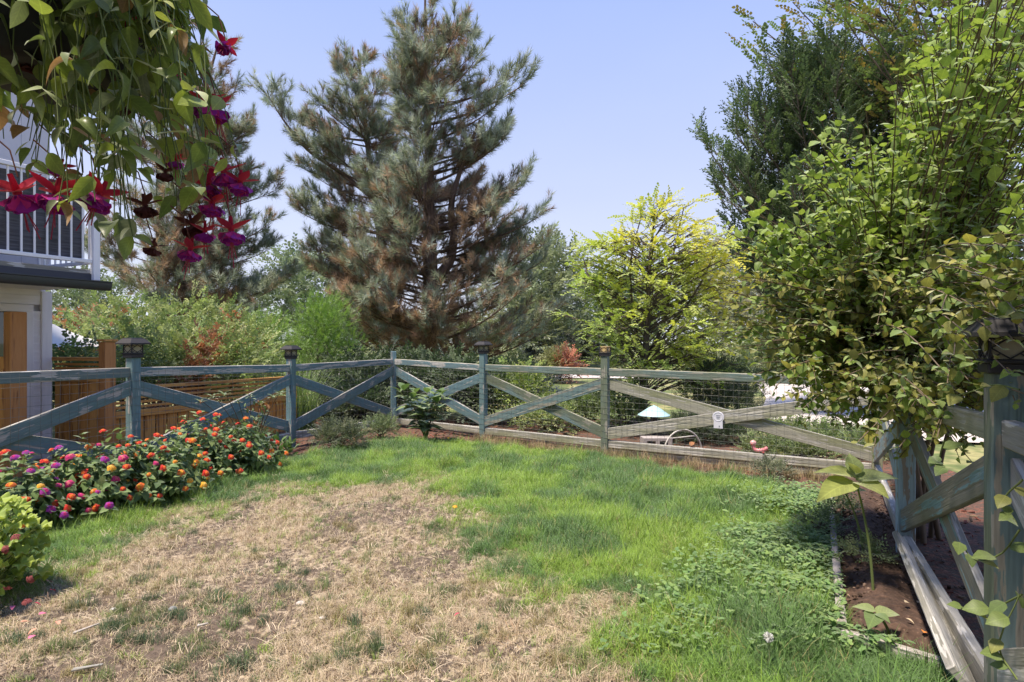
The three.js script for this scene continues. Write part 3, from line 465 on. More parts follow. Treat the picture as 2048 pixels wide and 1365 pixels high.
// ---------------------------------------------------------------- house with balcony
{
  R = RNG(421);
  const d = V(0.43, 0, -0.903).normalize(), n = V(0.903, 0, 0.43).normalize();      // d: along the wall, away from the camera; n: out of the wall
  const c0 = V(-5.75, 0, -7.2);
  const house = thing('house', 'pale grey clapboard house with a white-railed balcony above', 'house', c0);
  const wp = (t, y, o = 0) => V(c0.x - d.x * t + n.x * o, y, c0.z - d.z * t + n.z * o);
  const bar = (name, p, q, hh, tt, mat, par = house, up = V(0, 1, 0)) => part(name, boardGeo(p, q, hh, tt, up, 0.003), mat, par);
  bar('wall', wp(0.02, 1.03, -0.14), wp(4.4, 1.03, -0.14), 2.1, 0.16, MAT.siding);
  bar('end_wall', wp(0.08, 3.1, -0.2), wp(0.08, 3.1, -5), 6.2, 0.16, MAT.siding);
  bar('corner_trim', wp(0.05, -0.02, 0.0), wp(0.05, 2.06, 0.0), 0.11, 0.07, MAT.trim, house, d);
  bar('window_trim', wp(0.24, 0.0, 0.0), wp(0.24, 1.8, 0.0), 0.1, 0.06, MAT.trim, house, d);
  bar('head_trim', wp(0.19, 1.845, 0.0), wp(1.9, 1.845, 0.0), 0.09, 0.06, MAT.trim);
  bar('window_trim', wp(1.85, 0.0, 0.0), wp(1.85, 1.8, 0.0), 0.1, 0.06, MAT.trim, house, d);
  const pane = new THREE.MeshPhysicalMaterial({ color: C(0.03, 0.045, 0.045), roughness: 0.05, clearcoat: 1 });
  bar('window_pane', wp(0.3, 0.92, -0.045), wp(1.8, 0.92, -0.045), 1.74, 0.02, pane);
  const lapG = (t0, t1, y) => { const g = boardGeo(wp(t0, y, 0), wp(t1, y, 0), 0.112, 0.012, V(n.x * 0.12, 1, n.z * 0.12), 0.002); return g; };
  for (let y = 0.06; y < 1.8; y += 0.1) part('clapboard', lapG(0.105, 0.19, y), MAT.siding, house);
  for (let y = 1.95; y < 2.08; y += 0.1) part('clapboard', lapG(0.105, 2.4, y), MAT.siding, house);
  for (let y = 0.06; y < 1.9; y += 0.1) part('clapboard', lapG(1.9, 2.4, y), MAT.siding, house);
  // upper storey, vertical panel siding
  const up = std({ map: colourTex(256, 64, (u, v) => mul3([0.62, 0.60, 0.64], 0.86 + 0.14 * (Math.abs((v * 16) % 1 - 0.5) < 0.1 ? 0 : 1) + 0.04 * vn(u * 8, v * 64, 8, 64)), 0.5, 2), roughness: 0.6 });
  for (let t = 0.15; t < 4.3; t += 0.3) part('wall_panel', boardGeo(wp(t, 2.2, -0.02), wp(t, 5.6, -0.02), 0.298, 0.03, d, 0.004), up, house);
  bar('upper_wall', wp(0.02, 3.95, -0.14), wp(4.4, 3.95, -0.14), 3.6, 0.16, MAT.siding);
  bar('roof_eave', wp(-0.4, 5.72, -2.2), wp(4.8, 5.72, -2.2), 0.2, 5.6, MAT.fascia);
  // balcony
  const b0 = V(-4.75, 0, -6.59), bp = (t, y, o = 0) => V(b0.x - d.x * t + n.x * o, y, b0.z - d.z * t + n.z * o), depth = 1.25;
  bar('balcony_floor', bp(0.0, 2.235, -depth / 2 - 0.03), bp(4, 2.235, -depth / 2 - 0.03), 0.05, depth, MAT.weather);
  bar('rim_board', bp(0.0, 2.165, -0.03), bp(4, 2.165, -0.03), 0.09, 0.035, MAT.fascia); bar('rim_board', bp(0.02, 2.165, -0.05), bp(0.02, 2.165, -depth), 0.09, 0.035, MAT.fascia);
  bar('soffit', bp(-0.05, 2.085, -depth / 2), bp(4, 2.085, -depth / 2), 0.02, depth + 0.1, MAT.trim);
  // gutter: open trough
  const gs = new THREE.Shape(); gs.moveTo(0, 0); gs.lineTo(0.075, 0.0); gs.quadraticCurveTo(0.11, 0.03, 0.11, 0.085); gs.lineTo(0.125, 0.09); gs.lineTo(0.125, 0.1); gs.lineTo(0.1, 0.1); gs.quadraticCurveTo(0.1, 0.03, 0.07, 0.012); gs.lineTo(0, 0.012); gs.closePath();
  const gg = new THREE.ExtrudeGeometry(gs, { depth: 4.1, bevelEnabled: false }); gg.applyMatrix4(new THREE.Matrix4().makeBasis(n, V(0, 1, 0), V(d.x, 0, d.z).negate()).setPosition(bp(-0.12, 2.03, 0.0)));
  part('gutter', gg, MAT.gutter, house);
  const rail = part('balcony_railing', boardGeo(bp(0.04, 3.25, 0), bp(4, 3.25, 0), 0.045, 0.06), MAT.white, house);
  const sub = (name, g, m) => part(name, g, m, rail);
  sub('bottom_rail', boardGeo(bp(0.04, 2.35, 0), bp(4, 2.35, 0), 0.04, 0.035), MAT.white);
  for (let t = 0.13; t < 4; t += 0.115) sub('baluster', boardGeo(bp(t, 2.368, 0), bp(t, 3.23, 0), 0.018, 0.018, d, 0.003), MAT.white);
  sub('corner_post', boardGeo(bp(0, 2.14, 0), bp(0, 3.32, 0), 0.07, 0.07, d, 0.004), MAT.white);
  sub('side_rail', boardGeo(bp(0, 3.25, -0.04), bp(0, 3.25, -depth), 0.045, 0.05), MAT.white); sub('side_rail', boardGeo(bp(0, 2.35, -0.04), bp(0, 2.35, -depth), 0.04, 0.035), MAT.white);
  for (let o = 0.12; o < depth; o += 0.115) sub('baluster', boardGeo(bp(0, 2.368, -o), bp(0, 3.23, -o), 0.018, 0.018, n, 0.003), MAT.white);
  // dark privacy mesh tied behind the balusters, gently rippled
  const m = new MB(), nx = 60, ny = 10; for (let j = 0; j <= ny; j++) for (let i = 0; i <= nx; i++) { const t = lerp(0.1, 3.9, i / nx), y = lerp(2.33, 3.2, j / ny), o = -0.035 + 0.018 * Math.sin(i * 0.9 + j * 0.6) - 0.015 * vn(i * 0.6, j * 0.7), q = bp(t, y, o); m.vert(q.x, q.y, q.z, n.x, 0, n.z, t, y); }
  for (let j = 0; j < ny; j++) for (let i = 0; i < nx; i++) { const q = j * (nx + 1) + i; m.i.push(q, q + 1, q + nx + 1, q + 1, q + nx + 2, q + nx + 1); } const mg = m.geo(); mg.computeVertexNormals();
  sub('privacy_screen', mg, MAT.screen);
}
// white patio umbrella beyond the cedar fence
{
  const b = P(92, 700, 10.4); b.y = -0.05; const t = thing('patio_umbrella', 'white cloth patio umbrella standing behind the cedar fence', 'umbrella', b);
  const m = new MB(), k = 8; for (let i = 0; i < k; i++) { const a = i / k * 6.2832, a2 = (i + 1) / k * 6.2832, r = 1.15, y0 = 1.86, y1 = 1.40; const s = m.count; for (let q = 0; q <= 6; q++) { const f = q / 6, sag = 0.06 * Math.sin(f * 3.14); for (const an of [a, (a + a2) / 2, a2]) { const w = an === (a + a2) / 2 ? Math.cos(Math.PI / k) : 1; m.vert(Math.cos(an) * r * f * w, lerp(y0, y1, f) - sag, Math.sin(an) * r * f * w, 0, 1, 0, f, 0); } } for (let q = 0; q < 6; q++) for (let e = 0; e < 2; e++) { const z = s + q * 3 + e; m.i.push(z, z + 1, z + 3, z + 1, z + 4, z + 3); } }
  const g = m.geo(); g.computeVertexNormals(); own('canopy', g, new THREE.MeshPhysicalMaterial({ color: C(0.8, 0.8, 0.84), roughness: 1, transmission: 0.3, thickness: 0, side: THREE.DoubleSide }), t);
  const pole = new THREE.CylinderGeometry(0.022, 0.022, 1.9, 12); pole.translate(0, 0.95, 0); own('pole', pole, MAT.white, t);
}
// ---------------------------------------------------------------- small things on and behind the back fence
{
  const d = dirOf('E', 'K2'), nrm = V(-d.z, 0, d.x); if (nrm.z < 0) nrm.negate();
  // white hanging tag: disc over an upright plate
  const p = P(1437, 857, 6.73); const tg = thing('hanging_tag', 'small white plaque of a disc over a square plate hanging on the fence cross-board', 'tag', p); tg.rotation.y = Math.atan2(nrm.x, nrm.z); 
  const s = new THREE.Shape(); s.moveTo(-0.048, 0); s.lineTo(0.048, 0); s.lineTo(0.048, 0.1); s.absarc(0, 0.13, 0.062, -0.6, Math.PI + 0.6, false); s.lineTo(-0.048, 0.1); s.closePath();
  const wm = std({ color: C(0.66, 0.65, 0.72), roughness: 0.5 }); own('plate', new THREE.ExtrudeGeometry(s, { depth: 0.008, bevelEnabled: true, bevelSize: 0.003, bevelThickness: 0.003, bevelSegments: 2, curveSegments: 20 }), wm, tg);
  const grey = std({ color: C(0.16, 0.16, 0.2), roughness: 0.6 });
  const rim = new THREE.TorusGeometry(0.05, 0.0025, 6, 40); const r = own('raised_rim', rim, wm, tg); r.position.set(0, 0.135, 0.012);
  for (let k = 0; k < 3; k++) { const l = own('raised_line', new THREE.BoxGeometry(0.05 - k * 0.008, 0.003, 0.003), grey, tg); l.position.set(0, 0.150 - k * 0.018, 0.0125); }
  const em = new MB(); em.add(new THREE.BoxGeometry(0.012, 0.006, 0.003), new THREE.Matrix4().makeTranslation(0, 0.006, 0)); em.add(new THREE.BoxGeometry(0.004, 0.012, 0.003), new THREE.Matrix4().makeTranslation(0, -0.003, 0)); const e = own('emblem', em.geo(), grey, tg); e.position.set(0.012, 0.022, 0.0125);
  const hook = new MB(); hook.tube([V(0, 0.19, 0.006), V(0, 0.215, 0.004), V(0, 0.225, -0.012), V(0, 0.22, -0.03)], 0.0018, 0.0018, 6); own('hook', hook.geo(), MAT.wire, tg);
  // pink toy on the lower rail
  const tx = 0.62, tb = at('E', 0).lerp(at('K2', 0), tx); tb.y = lerp(FP.E[3], FP.K2[3], tx) + 0.002;
  const toy = thing('pink_toy', 'small pink plastic toy with a round head and curved body sitting on the lower rail', 'toy', tb); toy.rotation.y = Math.atan2(-d.z, d.x);
  const pink = std({ color: C(0.72, 0.25, 0.27), roughness: 0.35 }), red = std({ color: C(0.42, 0.07, 0.06), roughness: 0.4 }), pale = std({ color: C(0.78, 0.42, 0.42), roughness: 0.35 });
  const bm = new MB(); bm.tube([V(-0.062, 0.092, 0), V(-0.06, 0.06, 0), V(-0.045, 0.034, 0), V(-0.01, 0.027, 0), V(0.03, 0.034, 0), V(0.06, 0.048, 0), V(0.072, 0.06, 0)].flatMap((a, i, l) => i < l.length - 1 ? [a, a.clone().lerp(l[i + 1], 0.5)] : [a]), 0.02, 0.021, 14);
  bm.add(new THREE.SphereGeometry(0.021, 14, 10), new THREE.Matrix4().makeTranslation(0.072, 0.06, 0)); own('body', bm.geo(), pink, toy);
  for (let k = 0; k < 3; k++) { const rg = own('stripe', new THREE.TorusGeometry(0.0225, 0.0035, 6, 20), pale, toy); rg.position.set(-0.02 + k * 0.025, 0.03 + k * 0.004, 0); rg.rotation.y = Math.PI / 2; }
  const hd = new THREE.SphereGeometry(0.034, 20, 14); hd.scale(1, 0.95, 0.95); const ho = own('head', hd, pale, toy); ho.position.set(-0.064, 0.11, 0);
  const nose = own('nose', new THREE.SphereGeometry(0.009, 10, 8), red, ho); nose.position.set(-0.012, -0.012, 0.031);
  for (const q of [-1, 1]) { const ft = own('foot', new THREE.SphereGeometry(0.014, 10, 8), red, toy); ft.position.set(0.045, 0.013, q * 0.018); } const tail = own('tail', new THREE.ConeGeometry(0.018, 0.04, 10), red, toy); tail.position.set(0.083, 0.045, 0); tail.rotation.z = -2.2;
  // pale blue cone-topped ornament
  const ob = P(1308, 700, 8.15); ob.y = -0.06; const o = thing('garden_ornament', 'light blue cone-roofed garden ornament on a dark post behind the tree trunk', 'ornament', ob);
  const cone = new THREE.LatheGeometry([[0.001, 0.60], [0.04, 0.585], [0.10, 0.55], [0.17, 0.50], [0.222, 0.468], [0.224, 0.455], [0.2, 0.452], [0.001, 0.46]].map(([a, b]) => new THREE.Vector2(a, b + 0.005)), 36); own('cone_roof', cone, std({ color: C(0.42, 0.62, 0.68), roughness: 0.35 }), o);
  const ps = new THREE.LatheGeometry([[0.001, 0], [0.1, 0], [0.1, 0.02], [0.03, 0.04], [0.025, 0.3], [0.05, 0.42], [0.06, 0.462], [0.001, 0.463]].map(([a, b]) => new THREE.Vector2(a, b)), 20); own('post', ps, MAT.black, o);
  // concrete block
  const cb = P(1309, 880, 8.0); cb.y = -0.055; const blk = thing('concrete_block', 'hollow grey concrete block lying on the ground behind the fence', 'block', cb);
  const bs = new THREE.Shape(); bs.moveTo(-0.195, 0); bs.lineTo(0.195, 0); bs.lineTo(0.195, 0.19); bs.lineTo(-0.195, 0.19); bs.closePath(); for (const x of [-0.085, 0.085]) { const h = new THREE.Path(); h.moveTo(x - 0.06, 0.035); h.lineTo(x + 0.06, 0.035); h.lineTo(x + 0.06, 0.155); h.lineTo(x - 0.06, 0.155); h.closePath(); bs.holes.push(h); }
  own('hollow_body', new THREE.ExtrudeGeometry(bs, { depth: 0.19, bevelEnabled: true, bevelSize: 0.003, bevelThickness: 0.003, bevelSegments: 1 }), std({ map: colourTex(128, 128, (u, v) => mul3([0.40, 0.36, 0.35], 0.7 + 0.6 * fbm(u * 16, v * 16, 3, 16, 16)), 4, 4), roughness: 0.95 }), blk);
  // plastic pipe hoop
  const hp = P(1366, 880, 7.7), hm = new MB(), hl = []; for (let k = 0; k <= 14; k++) { const a = Math.PI * k / 14; hl.push(V(-Math.cos(a) * 0.28, -0.06 + Math.sin(a) * 0.33, Math.cos(a) * 0.08)); } hm.tube(hl, 0.011, 0.011, 8); hm.tube([V(-0.2, 0.16, 0.06), V(0.2, 0.18, -0.06)], 0.009, 0.009, 8);
  single('pipe_hoop', 'thin pale plastic pipe hoop standing behind the back fence', 'hoop', hm.geo(), std({ color: C(0.55, 0.52, 0.48), roughness: 0.5 }), V(hp.x, 0, hp.z));
}

// ---------------------------------------------------------------- trees
const pick = (l) => l[Math.floor(R() * l.length)];
const jit = (c, a = 0.25) => { const b = 1 + rr(-a, a); return C(c[0] * b * rr(0.93, 1.07), c[1] * b, c[2] * b * rr(0.9, 1.1)); };
function profAt(prof, py) { let k = 0; while (k < prof.length - 2 && prof[k + 1][0] < py) k++; const a = prof[k], b = prof[k + 1], t = clamp((py - a[0]) / (b[0] - a[0])); return [lerp(a[1], b[1], t), lerp(a[2], b[2], t)]; }
// needles of a pine shoot: a brush along +x
function tuftGeo(n, len, ln, w, seed) {
  const r = RNG(seed), m = new MB();
  for (let k = 0; k < n; k++) {
    const t = r(), a = r() * 6.283, sp = lerp(1.45, 0.5, t) * (0.75 + 0.4 * r()), x = t * len, dx = Math.cos(sp), q = Math.sin(sp), dy = q * Math.cos(a), dz = q * Math.sin(a), L = ln * (0.75 + 0.4 * r()), wx = 0, wy = -Math.sin(a), wz = Math.cos(a), b = m.count;
    const nx = -q * 0.5, ny = Math.cos(a), nz = Math.sin(a);
    m.vert(x, wy * w / 2, wz * w / 2, nx, ny, nz, 0, 0); m.vert(x, -wy * w / 2, -wz * w / 2, nx, ny, nz, 1, 0); m.vert(x + dx * L, dy * L, dz * L, nx, ny, nz, 0.5, 1); m.i.push(b, b + 1, b + 2);
  }
  const g = m.geo(); g.computeVertexNormals(); return g;
}
const TUFT = [tuftGeo(42, 0.13, 0.13, 0.0085, 1), tuftGeo(38, 0.17, 0.12, 0.0085, 2), tuftGeo(32, 0.10, 0.13, 0.0085, 3)];
function sprayGeo(n, len, leaf, droop, seed, opp = true) {          // a leafy shoot along +x
  const r = RNG(seed), m = new MB();
  for (let k = 0; k < n; k++) {
    const t = (k + 0.6) / n, side = k % 2 ? 1 : -1, p = V(t * len, -droop * t * t * len, 0), d = V(0.45 + 0.4 * r() + (k === n - 1 ? 2 : 0), rrr(r, -0.35, 0.35), side * (0.7 + 0.4 * r()));
    m.add(leaf, basis(d, V(rrr(r, -0.35, 0.35), 1, rrr(r, -0.35, 0.35)), p, 0.75 + 0.5 * r()));
  }
  return m.geo();
}
function rrr(r, a, b) { return a + (b - a) * r(); }
function growTree({ name, label, cat = 'tree', group, Z, trunk, r0, r1, prof, n, rise = 0.3, flat = 0, bark = MAT.bark, geos, mat, seed, twigs = 7, twigLen = 0.5, perTwig = 3, colour, size = 1, upTip = 0.4, depthK = 0.85, start = 0.3, extra, droopTwig = 0 }) {
  R = RNG(seed);
  const pts = trunk.map(([x, y, dz = 0]) => P(x, y, Z + dz)); pts[0].y = -0.08;
  const root = thing(name, label, cat, pts[0].clone(), group);
  const curve = new THREE.CatmullRomCurve3(pts), tp = curve.getPoints(16); const wood = new MB(); wood.tube(tp, r0, r1, 10, null, 0.25);
  const tm = part('trunk', wood.geo(), bark, root);
  const lim = new MB(), list = geos.map(() => []);
  const trunkAt = (y) => { for (let k = 1; k < tp.length; k++) if (tp[k].y >= y) { const t = clamp((y - tp[k - 1].y) / (tp[k].y - tp[k - 1].y)); return tp[k - 1].clone().lerp(tp[k], t); } return tp[tp.length - 1].clone(); };
  const y0 = prof[0][0], y1 = prof[prof.length - 1][0];
  const emit = (p, d, info) => { const k = Math.floor(R() * geos.length), s = size * rr(0.75, 1.2); list[k].push([basis(d, V(rr(-.5, .5), 1, rr(-.5, .5)), p, s), colour(info)]); };
  const shoot = (a, b, rad, wr) => { // twig from a to b with shoots on it
    lim.tube([a, a.clone().lerp(b, 0.55).add(V(0, -0.03, 0)), b], wr, wr * 0.45, 4);
    const d = V().subVectors(b, a).normalize();
    for (let q = 0; q < perTwig; q++) { const t = lerp(0.35, 1, (q + 1) / perTwig), p = a.clone().lerp(b, t); emit(p, d.clone().add(rdir().multiplyScalar(0.55)).add(V(0, upTip * R(), 0)), { rad, t, p }); }
  };
  for (let i = 0; i < n; i++) {
    let py; for (let q = 0; q < 20; q++) { py = rr(y0, y1); const [l, r] = profAt(prof, py); if (R() < (r - l) / 330 + 0.12) break; }
    const [l, r] = profAt(prof, py), tip = P(0, py, Z).y, tc = trunkAt(tip), xl = P(l, py, Z).x, xr = P(r, py, Z).x, mid = clamp(tc.x, xl + 0.05 * (xr - xl), xr - 0.05 * (xr - xl));
    const phi = i * 2.39996 + rr(-.4, .4), c = Math.cos(phi), s = Math.sin(phi), rad = Math.pow(R(), 0.45) * 0.93 + 0.07, rx = c > 0 ? xr - mid : mid - xl, e = V(mid + c * rx * rad, tip, tc.z + s * (xr - xl) / 2 * depthK * rad);
    const len = Math.hypot(e.x - tc.x, e.z - tc.z), a = trunkAt(Math.max(0.5, tip - rise * len - rr(0, 0.3))), ctl = V(lerp(a.x, e.x, 0.6), lerp(a.y, e.y, flat > 0 ? 0.75 : 0.25) , lerp(a.z, e.z, 0.6));
    const bl = a.distanceTo(e), br = quadPts(a, ctl, e, 7); lim.tube(br, 0.008 + 0.011 * bl * r0 / 0.2, 0.006, 5);
    const nt = Math.max(3, Math.round(twigs * Math.min(1.6, bl / 1.6)));
    for (let k = 0; k < nt; k++) {
      const t = lerp(start, 1, (k + rr(0, 0.9)) / nt), f = t * 7, j = Math.min(6, Math.floor(f)), p = br[j].clone().lerp(br[j + 1], f - j), d = V().subVectors(br[j + 1], br[j]).normalize(), side = V(-d.z, 0, d.x).multiplyScalar(k % 2 ? 1 : -1);
      const q = p.clone().addScaledVector(d, twigLen * 0.55 * rr(0.5, 1)).addScaledVector(side, twigLen * rr(0.25, 0.9) * (1.25 - 0.6 * t)).add(V(0, twigLen * (rr(-0.15, 0.35) + upTip * 0.5 - droopTwig), 0));
      shoot(p, q, rad * t, 0.007);
    }
    shoot(br[6], e.clone().add(V(0, twigLen * 0.35 * upTip, 0)), rad, 0.006);
  }
  if (extra) extra(lim, emit, shoot);
  part('branches', lim.geo(), bark, root, true);
  geos.forEach((g, k) => { const o = scatter('crown', g, mat, list[k], root); if (k) o.name = 'crown'; });
  return root;
}
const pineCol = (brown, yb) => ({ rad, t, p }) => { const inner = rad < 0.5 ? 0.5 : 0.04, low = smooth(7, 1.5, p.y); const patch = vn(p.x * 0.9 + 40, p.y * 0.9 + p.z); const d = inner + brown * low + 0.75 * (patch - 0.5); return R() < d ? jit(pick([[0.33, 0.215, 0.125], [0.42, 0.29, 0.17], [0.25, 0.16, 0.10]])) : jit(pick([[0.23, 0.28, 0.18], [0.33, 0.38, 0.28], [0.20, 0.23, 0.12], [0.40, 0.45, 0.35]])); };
const profA = [[-15, 845, 862], [20, 825, 905], [60, 795, 945], [110, 785, 1015], [160, 785, 1058], [210, 790, 1095], [260, 785, 1075], [310, 765, 1075], [350, 740, 1102], [400, 720, 1082], [440, 700, 1090], [500, 690, 1108], [560, 700, 1088], [610, 690, 1130], [650, 720, 1128], [690, 760, 1050], [705, 800, 950]];
growTree({ name: 'pine_tree', label: 'tall forked pine with blue-green and brown needles behind the back fence corner', Z: 15, trunk: [[866, 760], [862, 600], [858, 400], [855, 200], [850, 0]], r0: 0.25, r1: 0.03, prof: profA, n: 185, rise: 0.32, bark: MAT.barkPine, geos: TUFT, mat: MAT.needle, seed: 11, twigs: 9, twigLen: 0.55, perTwig: 4, colour: pineCol(0.42), size: 1.5, group: 'pines',
  extra: (lim, emit, shoot) => { const s = [P(872, 560, 15), P(900, 520, 14.9), P(908, 470, 14.9), P(902, 410, 14.8), P(925, 330, 14.7), P(960, 240, 14.6)]; lim.tube(new THREE.CatmullRomCurve3(s).getPoints(14), 0.15, 0.03, 9, null, 0.2);
    for (let k = 0; k < 26; k++) { const a = P(rr(880, 985), rr(200, 330), rr(14.2, 15.2)); shoot(a, a.clone().add(V(rr(-.5, .6), rr(0, .5), rr(-.4, .4))), 0.9, 0.01); } } });
const profB = [[80, 708, 726], [125, 668, 762], [180, 655, 800], [212, 560, 800], [260, 535, 800], [310, 560, 800], [360, 572, 800], [420, 584, 820], [480, 612, 830], [540, 604, 830], [590, 618, 830], [640, 660, 830], [690, 700, 850]];
growTree({ name: 'pine_tree', label: 'leaning pine with a bushy blue-green top, left of the tall forked pine', Z: 17.5, trunk: [[785, 745], [780, 600], [762, 480], [736, 300], [716, 100]], r0: 0.22, r1: 0.03, prof: profB, n: 135, rise: 0.3, bark: MAT.barkPine, geos: TUFT, mat: MAT.needle, seed: 12, twigs: 9, twigLen: 0.55, perTwig: 4, colour: pineCol(0.40), size: 1.6, group: 'pines',
  extra: (lim, emit, shoot) => { // long limb sweeping up to the left
    const s = [P(750, 400, 17.4), P(680, 345, 17.2), P(615, 300, 17.0), P(570, 245, 16.9), P(538, 195, 16.9)]; const c = new THREE.CatmullRomCurve3(s).getPoints(20); lim.tube(c, 0.075, 0.012, 7); for (let k = 5; k < 21; k++) for (let q = 0; q < 3; q++) shoot(c[k], c[k].clone().add(V(rr(-.55, .5), rr(0.1, .75), rr(-.5, .5))), 0.9, 0.008); } });
const profC = [[-60, 320, 350], [0, 285, 400], [100, 255, 435], [200, 235, 445], [300, 215, 440], [400, 195, 430], [500, 185, 430], [560, 165, 440], [600, 200, 420]];
growTree({ name: 'pine_tree', label: 'pine with a thick grey-brown trunk standing nearest the house', Z: 19, trunk: [[328, 760], [324, 600], [320, 400], [330, 100], [335, -40]], r0: 0.2, r1: 0.04, prof: profC, n: 85, rise: 0.28, bark: MAT.barkPine, geos: TUFT, mat: MAT.needle, seed: 13, twigs: 8, twigLen: 0.6, perTwig: 4, colour: pineCol(0.30), size: 1.65, group: 'pines' });
const profD = [[90, 420, 450], [150, 402, 488], [220, 392, 532], [300, 382, 545], [380, 372, 560], [450, 362, 582], [520, 350, 590], [580, 340, 585], [615, 350, 560], [650, 420, 540]];
growTree({ name: 'pine_tree', label: 'slender pine between the thick-trunked pine and the leaning pine', Z: 17.5, trunk: [[368, 760], [364, 600], [362, 420], [400, 220], [432, 100]], r0: 0.17, r1: 0.03, prof: profD, n: 120, rise: 0.28, bark: MAT.barkPine, geos: TUFT, mat: MAT.needle, seed: 14, twigs: 9, twigLen: 0.6, perTwig: 4, colour: pineCol(0.28), size: 1.6, group: 'pines' });

const roundLeaf = leafGeo(0.058, 0.05, { n: 3, fold: 0.18, curl: 0.15, wide: 0.45 }), narrowLeaf = leafGeo(0.06, 0.03, { n: 2, fold: 0.25, curl: 0.3 }), softLeaf = leafGeo(0.06, 0.04, { n: 2, fold: 0.2, curl: 0.2 });
const KATS = [sprayGeo(12, 0.32, roundLeaf, 0.3, 31), sprayGeo(10, 0.28, roundLeaf, 0.1, 32)], NARR = [sprayGeo(14, 0.22, narrowLeaf, 0.3, 33), sprayGeo(16, 0.26, narrowLeaf, 0.2, 34)], SOFT = [sprayGeo(12, 0.26, softLeaf, 0.2, 35), sprayGeo(10, 0.22, softLeaf, 0.4, 36)];
{
  const col = ({ p }) => { const w = vn(p.x * 1.1 + 20, p.y * 1.3 + 5) + 0.16 * (p.x - 2.4); return jit(w > 0.66 ? [0.58, 0.58, 0.06] : w > 0.40 ? [0.50, 0.58, 0.07] : [0.36, 0.48, 0.07], 0.2); };
  growTree({ name: 'katsura_tree', label: 'yellow-green small-leaved tree with several stems just behind the back fence', Z: 9.4, trunk: [[1284, 862], [1286, 800], [1290, 720], [1296, 640], [1300, 520], [1310, 430]], r0: 0.085, r1: 0.012, prof: [[402, 1340, 1398], [432, 1275, 1430], [470, 1185, 1475], [510, 1155, 1500], [555, 1152, 1505], [600, 1118, 1500], [640, 1120, 1490], [680, 1140, 1480], [720, 1185, 1500], [752, 1240, 1480]], n: 185, rise: 0.35, flat: 1, geos: KATS, mat: leafMat({ map: null, clearcoat: 0.1, transmission: 0.55 }), seed: 21, twigs: 9, twigLen: 0.36, perTwig: 2, colour: col, size: 0.72, upTip: -0.1, droopTwig: 0.12, start: 0.3,
    extra: (lim, emit, shoot) => { for (const s of [[[1290, 740], [1268, 640], [1262, 520], [1285, 425]], [[1292, 720], [1330, 640], [1345, 520], [1368, 415]], [[1290, 730], [1340, 660], [1400, 570], [1440, 480]], [[1288, 745], [1230, 660], [1180, 560], [1165, 510]], [[1290, 735], [1380, 690], [1450, 640]]]) { const c = new THREE.CatmullRomCurve3(s.map(([x, y]) => P(x, y, 9.4 + rr(-.4, .4)))).getPoints(12); lim.tube(c, 0.035, 0.007, 6); for (let k = 4; k <= 12; k++) for (let q = 0; q < 3; q++) shoot(c[k], c[k].clone().add(V(rr(-.3, .3), rr(-.05, .22), rr(-.3, .3))), 0.9, 0.005); } } });
  growTree({ name: 'maple_tree', label: 'dense dark green narrow-leaved tree behind the near shrub', Z: 12, trunk: [[1660, 790], [1650, 600], [1640, 400], [1630, 200]], r0: 0.13, r1: 0.03, prof: [[110, 1640, 1800], [160, 1480, 1850], [240, 1430, 1900], [290, 1362, 1900], [340, 1385, 1900], [380, 1430, 1900], [440, 1440, 1900], [520, 1462, 1850], [590, 1480, 1800]], n: 230, rise: 0.7, geos: NARR, mat: MAT.leafPlain, seed: 22, twigs: 11, twigLen: 0.5, perTwig: 3, colour: () => jit(pick([[0.085, 0.14, 0.045], [0.11, 0.17, 0.05], [0.065, 0.11, 0.04]]), 0.25), size: 1.15, upTip: 0.6 });
  growTree({ name: 'katsura_tree', label: 'tall open tree with rows of round yellowing leaves above the dark green tree', Z: 11, trunk: [[2010, 820], [1990, 500], [1960, 200], [1930, -60]], r0: 0.12, r1: 0.03, prof: [[-140, 1560, 2250], [-40, 1530, 2250], [20, 1495, 2250], [60, 1480, 2250], [120, 1540, 2200], [190, 1560, 2150], [260, 1680, 2100]], n: 135, rise: 0.5, geos: KATS, mat: MAT.leafPlain, seed: 23, twigs: 7, twigLen: 0.5, perTwig: 2, colour: () => jit(pick([[0.20, 0.26, 0.04], [0.16, 0.24, 0.05], [0.30, 0.24, 0.05], [0.13, 0.20, 0.05]]), 0.25), size: 1.15, upTip: 0.1 });
}
